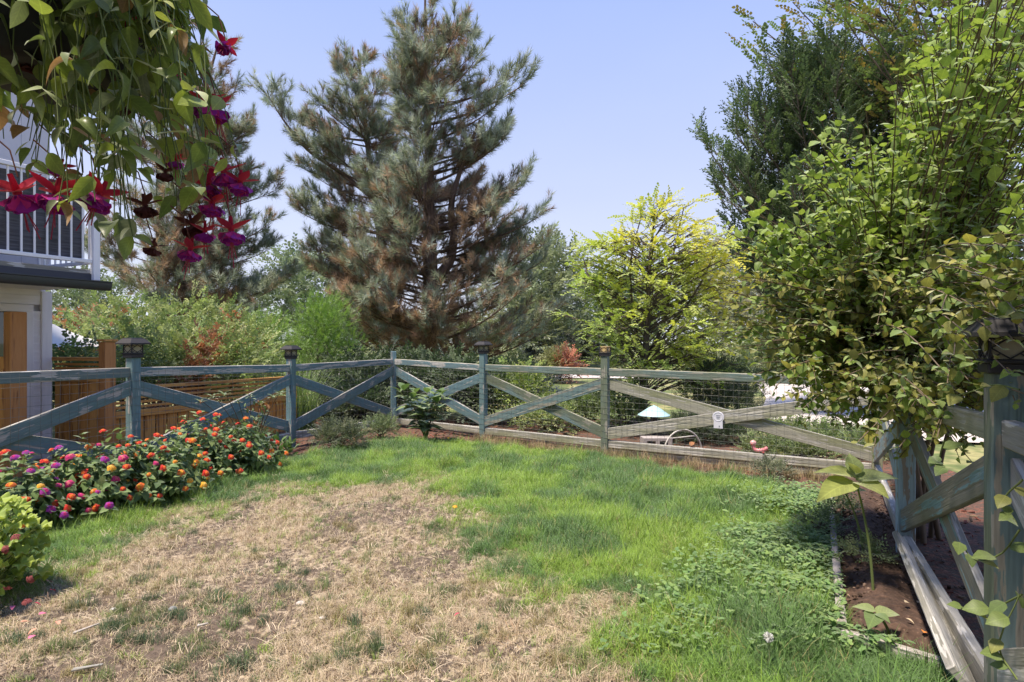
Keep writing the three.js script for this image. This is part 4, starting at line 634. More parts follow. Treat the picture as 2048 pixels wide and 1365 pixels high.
// ---------------------------------------------------------------- bushes and hedges
function bush({ name, label, cat = 'shrub', group, base, r, lumps = 14, n = 500, geos, mat = MAT.leafPlain, cols, seed, size = 1, up = 0.5, cone = 0, wood = MAT.twig, inner = 0.35, y0 = 0 }) {
  R = RNG(seed); const root = thing(name, label, cat, base, group), st = new MB(), list = geos.map(() => []), L = [];
  for (let k = 0; k < lumps; k++) { const a = k * 2.4 + rr(-.4, .4), h = lerp(0.22, 0.86, (k + 0.5) / lumps), w = cone ? Math.pow(1 - h, 0.75) * 0.9 : Math.sin(Math.PI * (0.22 + 0.70 * h)) * 0.72; const q = V(base.x + Math.cos(a) * r[0] * w * rr(.7, 1), base.y + y0 + h * r[1], base.z + Math.sin(a) * r[2] * w * rr(.7, 1)); L.push(q); const s = V(base.x + rr(-.15, .15) * r[0], base.y - 0.03, base.z + rr(-.15, .15) * r[2]); st.tube(quadPts(s, V(lerp(s.x, q.x, 0.25), lerp(s.y, q.y, 0.7), lerp(s.z, q.z, 0.25)), q, 5), 0.012, 0.004, 5); }
  if (cone) L.push(V(base.x, base.y + 0.9 * r[1], base.z));
  const lr = Math.cbrt(r[0] * r[1] * r[2]) * (cone ? 0.36 : 0.44);
  for (let k = 0; k < n; k++) { const c = L[k % L.length], d = rdir(); if (d.y < -0.6) d.y *= -1; const q = lr * (R() < inner ? rr(0.3, 0.9) : rr(0.85, 1.08)), p = V(c.x + d.x * q, c.y + d.y * q * 0.85, c.z + d.z * q); if (p.y < base.y + 0.02) p.y = base.y + rr(0.02, 0.1); const i = Math.floor(R() * geos.length); list[i].push([basis(d.clone().add(V(0, up, 0)).add(rdir().multiplyScalar(0.5)), V(rr(-.4, .4), 1, rr(-.4, .4)), p, size * rr(0.7, 1.25)), jit(typeof cols === 'function' ? cols(p) : pick(cols), 0.25)]); }
  part('stems', st.geo(), wood, root, true); geos.forEach((g, k) => scatter('foliage', g, mat, list[k], root)); return root;
}
const frond = (() => { const m = new MB(), lf = leafGeo(0.055, 0.013, { n: 2, fold: 0.1, curl: 0.1 }); const r = RNG(5); for (let k = 0; k < 12; k++) { const t = k / 12; m.add(lf, basis(V(0.8, rrr(r, -.3, .3), (k % 2 ? 1 : -1) * 0.6), V(rrr(r, -.5, .5), 1, 0), V(t * 0.14, 0, 0), 1 - 0.4 * t)); } return [m.geo()]; })();
const at0 = (px, z, y = -0.06) => V((px - W / 2) / F * z, y, -z);
{
  const light = [[0.30, 0.38, 0.10], [0.24, 0.33, 0.09], [0.38, 0.43, 0.16], [0.19, 0.27, 0.08]], mid = [[0.13, 0.20, 0.05], [0.17, 0.25, 0.06], [0.10, 0.15, 0.04]], dark = [[0.06, 0.10, 0.035], [0.085, 0.13, 0.045], [0.05, 0.08, 0.03]], vivid = [[0.20, 0.34, 0.04], [0.25, 0.42, 0.06], [0.14, 0.25, 0.04]];
  const rosy = (p) => vn(p.x * 2.2 + 9, p.y * 2.2 + 3) > 0.70 ? [0.38, 0.16, 0.07] : pick(light);
  const wild = [[165, 12.0, 1.0, 2.15, 1], [245, 11.4, 1.0, 2.2, 2], [330, 11.0, 1.0, 2.15, 3], [405, 11.6, 1.0, 2.3, 4], [480, 11.2, 0.85, 2.0, 5], [300, 9.3, 0.75, 1.55, 6], [395, 9.6, 0.75, 1.6, 7], [480, 10.0, 0.7, 1.6, 8]];
  const wl = ['wild rose bush with pale leaves behind the white umbrella', 'leafy bramble with reddish shoots rising behind the cedar fence post', 'tall pale-leaved bramble at the foot of the slender pine', 'bushy bramble with orange-tinted shoot tips below the slender pine', 'light green bramble between the pines and the clipped cedar', 'bramble leaning over the slatted cedar fence next to the first lantern', 'pale bramble overhanging the middle of the slatted cedar fence', 'bramble overhanging the far end of the slatted cedar fence'];
  wild.forEach(([px, z, r, h, s], i) => bush({ name: 'bramble_bush', label: wl[i], base: at0(px, z), r: [r, h, r * 0.9], n: 620, lumps: 18, geos: SOFT, cols: rosy, seed: 500 + s, size: 1.05, group: 'brambles behind the cedar fence' }));
  bush({ name: 'leafy_shrub', label: 'broad-leaved shrub growing over the tall cedar panel beside the house corner', base: at0(150, 7.9), r: [0.42, 1.42, 0.35], n: 260, geos: SOFT, cols: mid, seed: 520, size: 1.15 });
  bush({ name: 'cedar_hedge', label: 'rounded bright green clipped cedar beside the ornamental grass', cat: 'conifer', base: at0(648, 11.8), r: [0.95, 2.42, 0.9], n: 5200, lumps: 44, cone: 1, geos: frond, cols: vivid, seed: 521, size: 0.85, up: 0.35 });
  bush({ name: 'cedar_hedge', label: 'smaller green clipped cedar half hidden behind the ornamental grass', cat: 'conifer', base: at0(540, 12.4), r: [0.9, 2.05, 0.8], n: 3600, lumps: 36, cone: 1, geos: frond, cols: vivid, seed: 522, size: 0.85, up: 0.35 });
  const under = [[705, 11.0, 0.65, 1.05, 'glossy dark shrub under the leaning pine, at the foot of the clipped cedar'], [790, 11.6, 0.7, 1.1, 'dark leafy shrub directly behind the fence corner post'], [868, 11.2, 0.7, 1.05, 'dark leafy shrub at the foot of the big pine trunk'], [945, 10.4, 0.6, 0.95, 'dark leafy shrub behind the lantern post in front of the big pine'], [720, 10.3, 0.4, 0.5, 'low dark shrub behind the lower rail near the fence corner']];
  under.forEach(([px, z, r, h, label], i) => bush({ name: 'dark_shrub', label, base: at0(px, z), r: [r, h, r], n: 420, geos: NARR, cols: dark, seed: 530 + i, size: 1.3, group: 'shrubs under the pines' }));
  bush({ name: 'leafy_shrub', label: 'yellow-green feathery shrub between the lantern posts behind the back fence', base: at0(1035, 10.2), r: [0.55, 0.95, 0.5], n: 420, geos: SOFT, cols: [[0.26, 0.33, 0.06], [0.20, 0.29, 0.06]], seed: 540, size: 0.9 });
  bush({ name: 'leafy_shrub', label: 'low grey-green shrub behind the crossing boards left of the roofless lantern', base: at0(1100, 9.3), r: [0.5, 0.42, 0.45], n: 360, geos: SOFT, cols: light, seed: 541, size: 0.75 });
  bush({ name: 'leafy_shrub', label: 'low mounded shrub behind the post with the roofless lantern', base: at0(1168, 9.6), r: [0.55, 0.5, 0.45], n: 420, geos: SOFT, cols: mid, seed: 542, size: 0.75 });
  bush({ name: 'leafy_shrub', label: 'dense small-leaved green shrub left of the yellow-green tree trunk', base: at0(1245, 9.1), r: [0.42, 0.72, 0.4], n: 460, geos: SOFT, cols: mid, seed: 543, size: 0.7 });
  bush({ name: 'yew_bush', label: 'dark upright yew right of the yellow-green tree trunk', cat: 'conifer', base: at0(1442, 9.6), r: [0.62, 1.12, 0.6], n: 2200, lumps: 24, geos: frond, cols: dark.concat([[0.09, 0.15, 0.05]]), seed: 544, size: 1.1, up: 0.4 });
  bush({ name: 'yew_bush', label: 'low dark spreading yew under the crossed boards behind the pipe hoop', cat: 'conifer', base: at0(1408, 8.3), r: [0.6, 0.36, 0.4], n: 1200, lumps: 16, geos: frond, cols: dark, seed: 545, size: 1.0, up: 0.2 });
  const ivy = [[1560, 8.2, 0.5, 0.28], [1625, 8.0, 0.5, 0.25], [1690, 7.6, 0.5, 0.28], [1745, 7.1, 0.45, 0.3], [1600, 7.3, 0.4, 0.18], [1530, 7.4, 0.35, 0.15]];
  const il = ['pale ivy mound behind the pink toy', 'pale ivy mound at the edge of the concrete drive', 'pale ivy mound in front of the drive, behind the shrub', 'pale ivy mound at the far corner of the side fence', 'low trailing ivy behind the lower rail right of the toy', 'low trailing ivy behind the lower rail left of the toy'];
  ivy.forEach(([px, z, r, h], i) => bush({ name: 'ivy_mound', label: il[i], cat: 'ground cover', base: at0(px, z), r: [r, h, r * 0.8], n: 330, lumps: 12, geos: SOFT, cols: [[0.22, 0.29, 0.10], [0.17, 0.25, 0.08], [0.28, 0.33, 0.13]], seed: 550 + i, size: 0.6, up: 0.8, group: 'ivy behind the right of the back fence' }));
  // ornamental grass
  const og = thing('ornamental_grass', 'tall fountain of arching ornamental grass behind the second lantern', 'grass', at0(598, 9.5)), bg = bladesGeo(40, 1.75, 0.16, 0.012, 1.0, 77, 7), bl = []; R = RNG(561);
  for (let k = 0; k < 9; k++) { const b = rr(0.8, 1.2); bl.push([basis(V(Math.cos(k * 1.7), 0, Math.sin(k * 1.7)), V(rr(-.15, .15), 1, rr(-.15, .15)), V(og.position.x + rr(-.12, .12), -0.06, og.position.z + rr(-.12, .12)), rr(0.75, 1.08)), C(0.17 * b, 0.27 * b, 0.06 * b)]); } scatter('blades', bg, MAT.grass, bl, og);
  // ------ far trees
  const far = (name, label, px, z, w, h, cols, geos, size, seed, cone = 0, n = 700) => bush({ name, label, cat: 'tree', base: at0(px, z), r: [w, h, w], n, lumps: 26, geos, cols, seed, size, cone, up: cone ? -0.2 : 0.3, wood: MAT.bark, y0: -0.1 * h, group: 'far trees' });
  far('spruce_tree', 'blue-grey spruce in the distance left of the roofless lantern', 1132, 42, 2.0, 3.4, [[0.07, 0.11, 0.12], [0.10, 0.14, 0.14]], frond, 5.5, 601, 1, 1500);
  far('spruce_tree', 'small dark spruce in the distance beside the big pine', 1082, 38, 1.5, 1.7, [[0.035, 0.06, 0.06], [0.05, 0.075, 0.08]], frond, 5, 602, 1, 900);
  far('bare_tree', 'greyish thin-leaved conical tree in the distance', 1168, 40, 1.1, 3.3, [[0.22, 0.21, 0.17], [0.17, 0.17, 0.13]], frond, 4.5, 603, 1, 900);
  far('spruce_tree', 'blue-grey spruce in the distance behind the roofless lantern', 1205, 44, 1.9, 2.9, [[0.08, 0.12, 0.13], [0.06, 0.09, 0.10]], frond, 5.5, 604, 1, 1100);
  far('red_leaf_tree', 'small tree with red-tinted crown in the field beyond the fence', 1118, 21, 0.62, 1.15, (p) => p.x > 1.75 ? [0.42, 0.16, 0.09] : [0.26, 0.27, 0.10], SOFT, 1.5, 605);
  far('willow_tree', 'pale silvery green tree rising behind the right side of the big pine', 1085, 34, 2.6, 8.2, [[0.24, 0.29, 0.14], [0.31, 0.35, 0.2], [0.19, 0.24, 0.11]], SOFT, 3.6, 606, 0, 1500);
  far('willow_tree', 'pale green tree glimpsed between the slender pine and the leaning pine', 605, 36, 2.8, 7.6, [[0.22, 0.28, 0.14], [0.16, 0.22, 0.10]], SOFT, 3.6, 607, 0, 1400);
  far('broadleaf_tree', 'olive green tree in the distance between the big pine and the yellow-green tree', 1065, 46, 3.6, 5.2, [[0.20, 0.25, 0.08], [0.26, 0.28, 0.09]], SOFT, 4, 608, 0, 1200);
  far('broadleaf_tree', 'green tree in the distance behind the yellow-green tree', 1255, 40, 3.4, 6.5, [[0.12, 0.19, 0.06], [0.16, 0.23, 0.07]], SOFT, 4, 609, 0, 1200);
  far('broadleaf_tree', 'bushy green tree in the distance under the left of the big pine', 720, 48, 4, 3.6, [[0.17, 0.22, 0.10], [0.13, 0.18, 0.07]], SOFT, 4, 610, 0, 900);
  far('broadleaf_tree', 'bushy yellow-green tree in the distance behind the big pine trunk', 900, 50, 4.5, 3.6, [[0.22, 0.25, 0.10], [0.17, 0.21, 0.08]], SOFT, 4, 611, 0, 900);
  far('broadleaf_tree', 'pale white-green tree to the right of the yellow-green tree top', 1450, 30, 2.3, 7.4, [[0.34, 0.36, 0.22], [0.28, 0.31, 0.15], [0.42, 0.42, 0.3]], SOFT, 3.2, 612, 0, 1200);
  far('broadleaf_tree', 'green tree in the distance across the concrete drive', 1560, 38, 4.2, 6.5, [[0.10, 0.15, 0.05], [0.14, 0.19, 0.06]], SOFT, 4.2, 613, 0, 1100);
  far('broadleaf_tree', 'large dark green tree in the distance beyond the drive and side fence', 1800, 34, 5, 8.5, [[0.09, 0.13, 0.045], [0.12, 0.17, 0.05]], SOFT, 4.4, 614, 0, 1300);
  far('broadleaf_tree', 'green tree in the distance behind the house and umbrella', 150, 36, 4, 5.5, [[0.12, 0.17, 0.07], [0.17, 0.22, 0.09]], SOFT, 4, 615, 0, 1000);
  far('broadleaf_tree', 'grey-green tree in the distance behind the slender pine trunk', 430, 42, 4.5, 4.2, [[0.16, 0.20, 0.10], [0.2, 0.24, 0.12]], SOFT, 4, 616, 0, 900);
  [[1530, 21.5, 'soft green bush at the far edge of the drive, behind the yew'], [1610, 22, 'soft green bush at the far edge of the drive, behind the near shrub'], [1700, 21.5, 'soft green bush at the far edge of the drive beyond the side fence']].forEach(([px, z, l], i) => far('roadside_bush', l, px, z, 1.3, 1.9, [[0.16, 0.22, 0.07], [0.22, 0.28, 0.09], [0.12, 0.17, 0.05]], SOFT, 1.8, 630 + i, 0, 520));
  far('low_shrub', 'round pale-flowered shrub in the field beyond the crossing boards', 1072, 15.5, 0.55, 0.75, [[0.25, 0.3, 0.10], [0.2, 0.26, 0.08], [0.5, 0.45, 0.45]], SOFT, 1.0, 617, 0, 400);
  far('low_shrub', 'round green shrub at the edge of the field behind the back fence', 1020, 17, 0.9, 1.0, [[0.2, 0.26, 0.08], [0.25, 0.29, 0.09]], SOFT, 1.1, 618, 0, 500);
}

// ---------------------------------------------------------------- plants in the yard
// leaves of one plant: those that show largest are parts of their own, the rest one mass. list: [matrix, palette index]
function leaves(root, name, geo, mats, list, most = 300) {
  const q = V(), d = list.map(([m, k]) => [q.setFromMatrixPosition(m).distanceTo(camera.position), m, k]).sort((a, b) => a[0] - b[0]);
  d.slice(0, most).forEach(([, m, k]) => { const o = shadowed(new THREE.Mesh(Array.isArray(geo) ? geo[(Math.abs(m.elements[12] * 7919 + m.elements[13] * 104729) | 0) % geo.length] : geo, mats[k])); o.name = name; root.add(o); o.applyMatrix4(m); o.position.sub(root.position); });
  const rest = d.slice(most); if (rest.length) { const byMat = mats.map(() => []); rest.forEach(([, m, k]) => byMat[k].push([m, C(1, 1, 1)])); byMat.forEach((l, k) => { if (l.length < 4) { if (l.length) scatter(name + '_mass', Array.isArray(geo) ? geo[0] : geo, mats[k], l, root); } else if (Array.isArray(geo)) geo.forEach((g, i) => scatter(name + '_mass', g, mats[k], l.filter((_, j) => j % geo.length === i), root)); else scatter(name + '_mass', geo, mats[k], l, root); }); }
}
const leafPal = (cols, o = {}) => cols.map(c => leafMat({ color: C(...c), ...o }));
// flower head of many four-petalled florets, colours from rim to centre
function headGeo(cols, seed) {
  const r = RNG(seed), m = new MB(true), lf = leafGeo(0.0085, 0.008, { n: 2, fold: 0, curl: 0.1, wide: 0.6 });
  for (let k = 0; k < 20; k++) {
    const t = Math.sqrt((k + 0.5) / 20), a = k * 2.4, p = V(Math.cos(a) * 0.021 * t, 0.011 * (1 - t * t) + 0.004 * r(), Math.sin(a) * 0.021 * t), n = V(p.x * 45, 0.75, p.z * 45).normalize(), c = cols[Math.min(cols.length - 1, Math.floor((1 - t) * cols.length * 1.4))], j = 0.8 + 0.4 * r(), cc = C(c[0] * j, c[1] * j, c[2] * j);
    for (let q = 0; q < 4; q++) { const b = q * 1.571 + k, d = V(Math.cos(b), 0, Math.sin(b)); d.addScaledVector(n, -d.dot(n)); m.add(lf, basis(d, n, p, 1), cc); }
  }
  return m.geo();
}
const RED = [0.62, 0.025, 0.015], ORG = [0.80, 0.16, 0.02], YEL = [0.85, 0.42, 0.03], MAG = [0.55, 0.02, 0.16], PUR = [0.36, 0.03, 0.32], PNK = [0.75, 0.16, 0.20];
const HEAD = { red: headGeo([RED, RED, ORG], 1), orange: headGeo([ORG, ORG, YEL], 2), yellow: headGeo([YEL, ORG, YEL], 3), mag: headGeo([MAG, MAG, PNK], 4), purple: headGeo([PUR, PUR, MAG], 5), gold: headGeo([YEL, YEL, [0.9, 0.55, 0.1]], 6) };
const lantLeaf = [leafGeo(0.085, 0.054, { n: 6, fold: 0.22, curl: 0.28, wide: 0.36, tooth: 0.06 }), leafGeo(0.08, 0.046, { n: 6, fold: 0.45, curl: 0.5, wide: 0.36, tooth: 0.06 }), leafGeo(0.065, 0.045, { n: 6, fold: 0.1, curl: 0.1, wide: 0.4, tooth: 0.06 })];
const lantMats = leafPal([[0.17, 0.28, 0.08], [0.23, 0.36, 0.10], [0.12, 0.21, 0.06], [0.32, 0.44, 0.15]], { clearcoat: 0.45 });
function lantana(px, py, z, r, h, label, heads, seed) {
  R = RNG(seed); const base = P(px, py, z); base.y = 0; const root = thing('lantana_bush', label, 'flowering shrub', base, 'flowering shrubs in the bed by the fence');
  const st = new MB(), list = [], tips = [];
  for (let k = 0; k < 60; k++) {
    const a = k * 2.4 + rr(-.3, .3), u = Math.pow((k + 0.5) / 60, 0.55), el = lerp(1.5, 0.12, u), d = V(Math.cos(a) * Math.cos(el), Math.sin(el), Math.sin(a) * Math.cos(el)), s = V(base.x + rr(-.05, .05), 0.0, base.z + rr(-.05, .05)), e = V(base.x + d.x * r * rr(.7, 1.2), Math.max(0.05, d.y * h * rr(.75, 1.18)) + 0.03, base.z + d.z * r * rr(.8, 1.1)), c = quadPts(s, V(lerp(s.x, e.x, .45), e.y * 0.75 + 0.06, lerp(s.z, e.z, .45)), e, 8);
    st.tube(c, 0.0035, 0.0015, 4); tips.push([e, V().subVectors(e, c[6]).normalize()]);
    for (let q = 2; q <= 8; q++) { const t = V().subVectors(c[Math.min(8, q + 1)], c[q - 1]).normalize(), sd = V(-t.z, 0, t.x).normalize(); for (const w of [-1, 1]) { if (q < 4 && R() < 0.4) continue; list.push([basis(sd.clone().multiplyScalar(w).applyAxisAngle(t, q * 1.57 * 0.5).add(t.clone().multiplyScalar(0.5)).add(rdir().multiplyScalar(0.25)), V(d.x * 0.5 + rr(-.3, .3), 1, d.z * 0.5 + rr(-.3, .3)), c[q], rr(0.7, 1.25) * (q > 6 ? 0.85 : 1.1)), Math.floor(R() * 4)]); } }
  }
  part('stems', st.geo(), MAT.stem, root, true); leaves(root, 'leaf', lantLeaf, lantMats, list, 170);
  const seen = tips.filter(([e]) => e.z > base.z - r * 0.55).sort(() => R() - 0.5);
  [...heads, ...heads.filter((_, i) => i % 3 < 2)].forEach((k, i) => { const [e, d] = seen[i % seen.length], m = shadowed(new THREE.Mesh(HEAD[k], MAT.petal)); m.name = 'flower_head'; root.add(m); const n = d.clone().add(V(rr(-.3, .3), 0.6, rr(0, .6))).normalize(), x = V(n.y, -n.x, 0.01); m.applyMatrix4(basis(x, n, e.clone().add(V(rr(-.02, .02), 0.015, rr(-.02, .02))), rr(0.9, 1.7))); m.position.sub(base); });
}
const rep = (s) => s.split(' ').flatMap(q => { const [k, n] = q.split('*'); return Array(+n || 1).fill(k); });
lantana(35, 960, 4.35, 0.40, 0.52, 'flowering bush with crimson and purple heads at the near end of the bed', rep('mag*10 purple*6 orange*3 gold*2 red*4'), 701);
lantana(150, 960, 4.75, 0.42, 0.56, 'flowering bush with magenta, purple and yellow heads in front of the gate post', rep('purple*5 mag*6 gold*4 red*6 orange*3'), 702);
lantana(235, 930, 5.0, 0.44, 0.62, 'flowering bush with deep red heads below the first lantern post', rep('red*14 orange*3 gold*1 mag*2'), 703);
lantana(325, 930, 5.3, 0.42, 0.54, 'flowering bush crowded with orange and yellow heads', rep('orange*8 gold*4 yellow*2 red*9'), 704);
lantana(395, 900, 5.9, 0.42, 0.66, 'flowering bush with scarlet heads under the cross-boards', rep('red*16 orange*3'), 705);
lantana(480, 895, 6.2, 0.42, 0.58, 'flowering bush with a few red and orange heads at the far end of the bed', rep('red*13 orange*3'), 706);

// broad-leaved plant with leaves in tiers
function tiered(name, label, cat, base, h, geo, mats, stems, per, size, seed, lean = 0.3, stemMat = MAT.stem) {
  R = RNG(seed); const root = thing(name, label, cat, base), st = new MB(), list = [];
  for (let k = 0; k < stems; k++) { const a = k * 2.4 + rr(-.3, .3), e = V(base.x + Math.cos(a) * lean * rr(.4, 1) * h, base.y + h * rr(.7, 1.05), base.z + Math.sin(a) * lean * rr(.4, 1) * h), c = quadPts(base.clone(), V(lerp(base.x, e.x, .35), e.y * .6, lerp(base.z, e.z, .35)), e, 8); st.tube(c, 0.006, 0.003, 5); for (let q = 0; q < per; q++) { const t = lerp(0.3, 1, q / (per - 1)), f = t * 8, j = Math.min(7, Math.floor(f)), p = c[j].clone().lerp(c[j + 1], f - j), b = q * 1.571 + k; for (const w of [0, Math.PI]) { const d = V(Math.cos(b + w), rr(.1, .5) + (q === per - 1 ? 0.7 : 0), Math.sin(b + w)); list.push([basis(d, V(0, 1, 0).addScaledVector(d, -0.4), p, size * rr(.7, 1.1) * (q === per - 1 ? 0.75 : 1)), Math.floor(R() * mats.length)]); } } }
  part('stems', st.geo(), stemMat, root, true); leaves(root, 'leaf', geo, mats, list, 300); return root;
}
const bigLeaf = leafGeo(0.15, 0.085, { n: 6, fold: 0.25, curl: 0.3, wide: 0.42, tooth: 0.03 });
tiered('hydrangea', 'broad-leaved light green plant growing in front of the fence between corner and pine lantern', 'plant', V(-1.24, 0, -8.3), 0.72, bigLeaf, leafPal([[0.17, 0.28, 0.06], [0.13, 0.23, 0.05], [0.22, 0.34, 0.08]]), 15, 5, 1.75, 711, 0.55);
{
  const small = [sprayGeo(9, 0.10, leafGeo(0.03, 0.016, { n: 2, fold: 0.2, curl: 0.2 }), 0.2, 41)];
  bush({ name: 'small_shrub', label: 'low grey-green small-leaved shrub in front of the fence near the corner', base: V(-2.32, 0, -7.72), r: [0.32, 0.30, 0.28], n: 620, lumps: 14, geos: small, cols: [[0.13, 0.16, 0.075], [0.17, 0.2, 0.09], [0.10, 0.13, 0.06]], seed: 712, size: 1.1 });
  bush({ name: 'small_shrub', label: 'little pale green shrub in the mulch by the fence corner', base: V(-1.95, 0, -8.6), r: [0.26, 0.26, 0.22], n: 360, lumps: 10, geos: small, cols: [[0.16, 0.22, 0.08], [0.22, 0.28, 0.12]], seed: 713, size: 1.0 });
  bush({ name: 'small_shrub', label: 'leafy green perennial at the foot of the second lantern post', base: V(-2.92, 0, -7.15), r: [0.26, 0.20, 0.24], n: 150, lumps: 10, geos: [leafGeo(0.09, 0.05, { n: 4, fold: 0.2, curl: 0.3 })], cols: [[0.15, 0.27, 0.05], [0.11, 0.21, 0.04]], mat: MAT.leaf, seed: 714, size: 1.0, up: 0.9 });
  bush({ name: 'small_shrub', label: 'dusty green shrub between the red flowers and the second lantern post', base: V(-3.1, 0, -6.75), r: [0.27, 0.42, 0.26], n: 420, lumps: 12, geos: small, cols: [[0.14, 0.19, 0.09], [0.10, 0.15, 0.06]], seed: 715, size: 1.1 });
  bush({ name: 'weed_clump', label: 'low dusty weeds in the brown grass under the pink toy', cat: 'weeds', base: V(2.72, 0, -6.05), r: [0.22, 0.15, 0.14], n: 160, lumps: 8, geos: small, cols: [[0.14, 0.17, 0.09], [0.19, 0.21, 0.11]], seed: 716, size: 0.9 });
  for (const [x, z, l, s] of [[2.28, 4.25, 'small ferny weed in the middle of the soil bed', 717], [2.62, 4.62, 'small ferny weed in the soil bed beside the pale fence post', 718], [2.2, 3.62, 'sprawling pale weed in the soil bed behind the tall seedling', 719]]) bush({ name: 'weed_clump', label: l, cat: 'weeds', base: V(x, 0.06, -z), r: [0.17, 0.09, 0.12], n: 90, lumps: 7, geos: small, cols: [[0.13, 0.19, 0.07], [0.2, 0.25, 0.1]], seed: s, size: 0.85 });
  // tall bare-legged shrub with rosettes of leaves, in front of the cedar boards
  R = RNG(720); const b = V(-2.95, 0, -6.55), az = thing('rosette_shrub', 'leggy shrub with rosettes of pale leaves rising against the cedar boards', 'shrub', b), st = new MB(), list = [], rl = leafGeo(0.085, 0.03, { n: 4, fold: 0.25, curl: 0.25, wide: 0.55 });
  for (const [px, py] of [[545, 790], [520, 805], [500, 790], [448, 785], [425, 790], [475, 800], [560, 785], [530, 825], [510, 835], [400, 800]]) { const e = P(px, py, 6.35 + rr(-.2, .2)), c = quadPts(b, V(lerp(b.x, e.x, .3), e.y * 0.6, lerp(b.z, e.z, .3)), e, 7); st.tube(c, 0.006, 0.003, 5); for (let k = 0; k < 9; k++) { const a = k * 2.4, d = V(Math.cos(a), rr(.2, 1.0), Math.sin(a)); list.push([basis(d, V(0, 1, 0).addScaledVector(d, -.5), e.clone().add(V(0, -k * 0.006, 0)), rr(.7, 1.1)), k > 6 && R() < 0.5 ? 2 : Math.floor(R() * 2)]); } }
  for (let k = 0; k < 30; k++) { const e = P(rr(490, 535), rr(800, 850), 6.4 + rr(-.1, .1)); list.push([basis(V(rr(-1, 1), -0.6, rr(-1, 1)), V(rr(-1, 1), 1, rr(-1, 1)), e, rr(.6, .9)), R() < 0.45 ? 2 : 0]); }
  part('stems', st.geo(), MAT.twig, az); leaves(az, 'leaf', rl, leafPal([[0.17, 0.26, 0.08], [0.24, 0.34, 0.13], [0.36, 0.15, 0.05]]), list, 300);
}
// ---------------------------------------------------------------- young sunflowers in the soil bed
{
  const sl = leafGeo(0.2, 0.13, { n: 8, fold: 0.2, curl: 0.35, wide: 0.36, tooth: 0.02 });
  const mats = leafPal([[0.50, 0.56, 0.12], [0.42, 0.52, 0.20], [0.24, 0.36, 0.11]], { transmission: 0.55, clearcoat: 0.2 });
  function seedling(label, base, top, dirs, seed) { R = RNG(seed); const t = thing('sunflower_plant', label, 'plant', base), m = new MB(); m.tube(quadPts(base, V(lerp(base.x, top.x, 0.2), lerp(base.y, top.y, 0.6), lerp(base.z, top.z, 0.2)), top, 10), 0.008, 0.005, 8); const q = new THREE.Mesh(); part('stem', m.geo(), MAT.stem, t); leaves(t, 'leaf', sl, mats, dirs.map(([x, y, z, s, k, dy]) => [basis(V(x, y, z), V(-x * 0.2, 1, 0.25 - z * 0.2), top.clone().add(V(0, dy, 0)), s), k]), 60); }
  const b = V(2.0, 0.06, -3.2), tp = P(1712, 965, 3.25);
  seedling('tall young sunflower with large drooping leaves in the soil bed', b, tp, [[-1, -0.05, 0.25, 1.35, 0, 0], [0.75, 0.35, 0.2, 1.15, 1, 0.01], [-0.75, 0.3, -0.4, 1.1, 0, 0.03], [0.2, 0.15, 0.8, 1.1, 0, 0.0], [0.1, 0.9, -0.4, 0.75, 1, 0.04], [-0.3, 0.7, 0.3, 0.6, 0, 0.05], [0.5, 0.2, -0.8, 0.9, 1, 0.02]], 731);
  const b2 = V(2.28, 0.06, -3.75), t2 = P(1690, 985, 3.75); seedling('slimmer young sunflower behind the tall one in the soil bed', b2, t2, [[-1, 0.1, -0.1, 0.8, 2, 0], [0.8, 0.3, 0.2, 0.7, 1, 0.01], [0, 0.4, 0.8, 0.6, 0, 0.02]], 732);
  const b3 = V(1.79, 0.05, -2.74), t3 = P(1752, 1228, 2.72); seedling('short sunflower seedling at the front corner of the soil bed', b3, t3, [[-0.7, 0.05, 0.75, 0.62, 2, 0], [0.9, 0.25, 0.05, 0.6, 1, 0], [-0.8, 0.3, -0.5, 0.5, 1, 0.01], [0.2, 0.2, 0.8, 0.4, 2, 0]], 733);
}
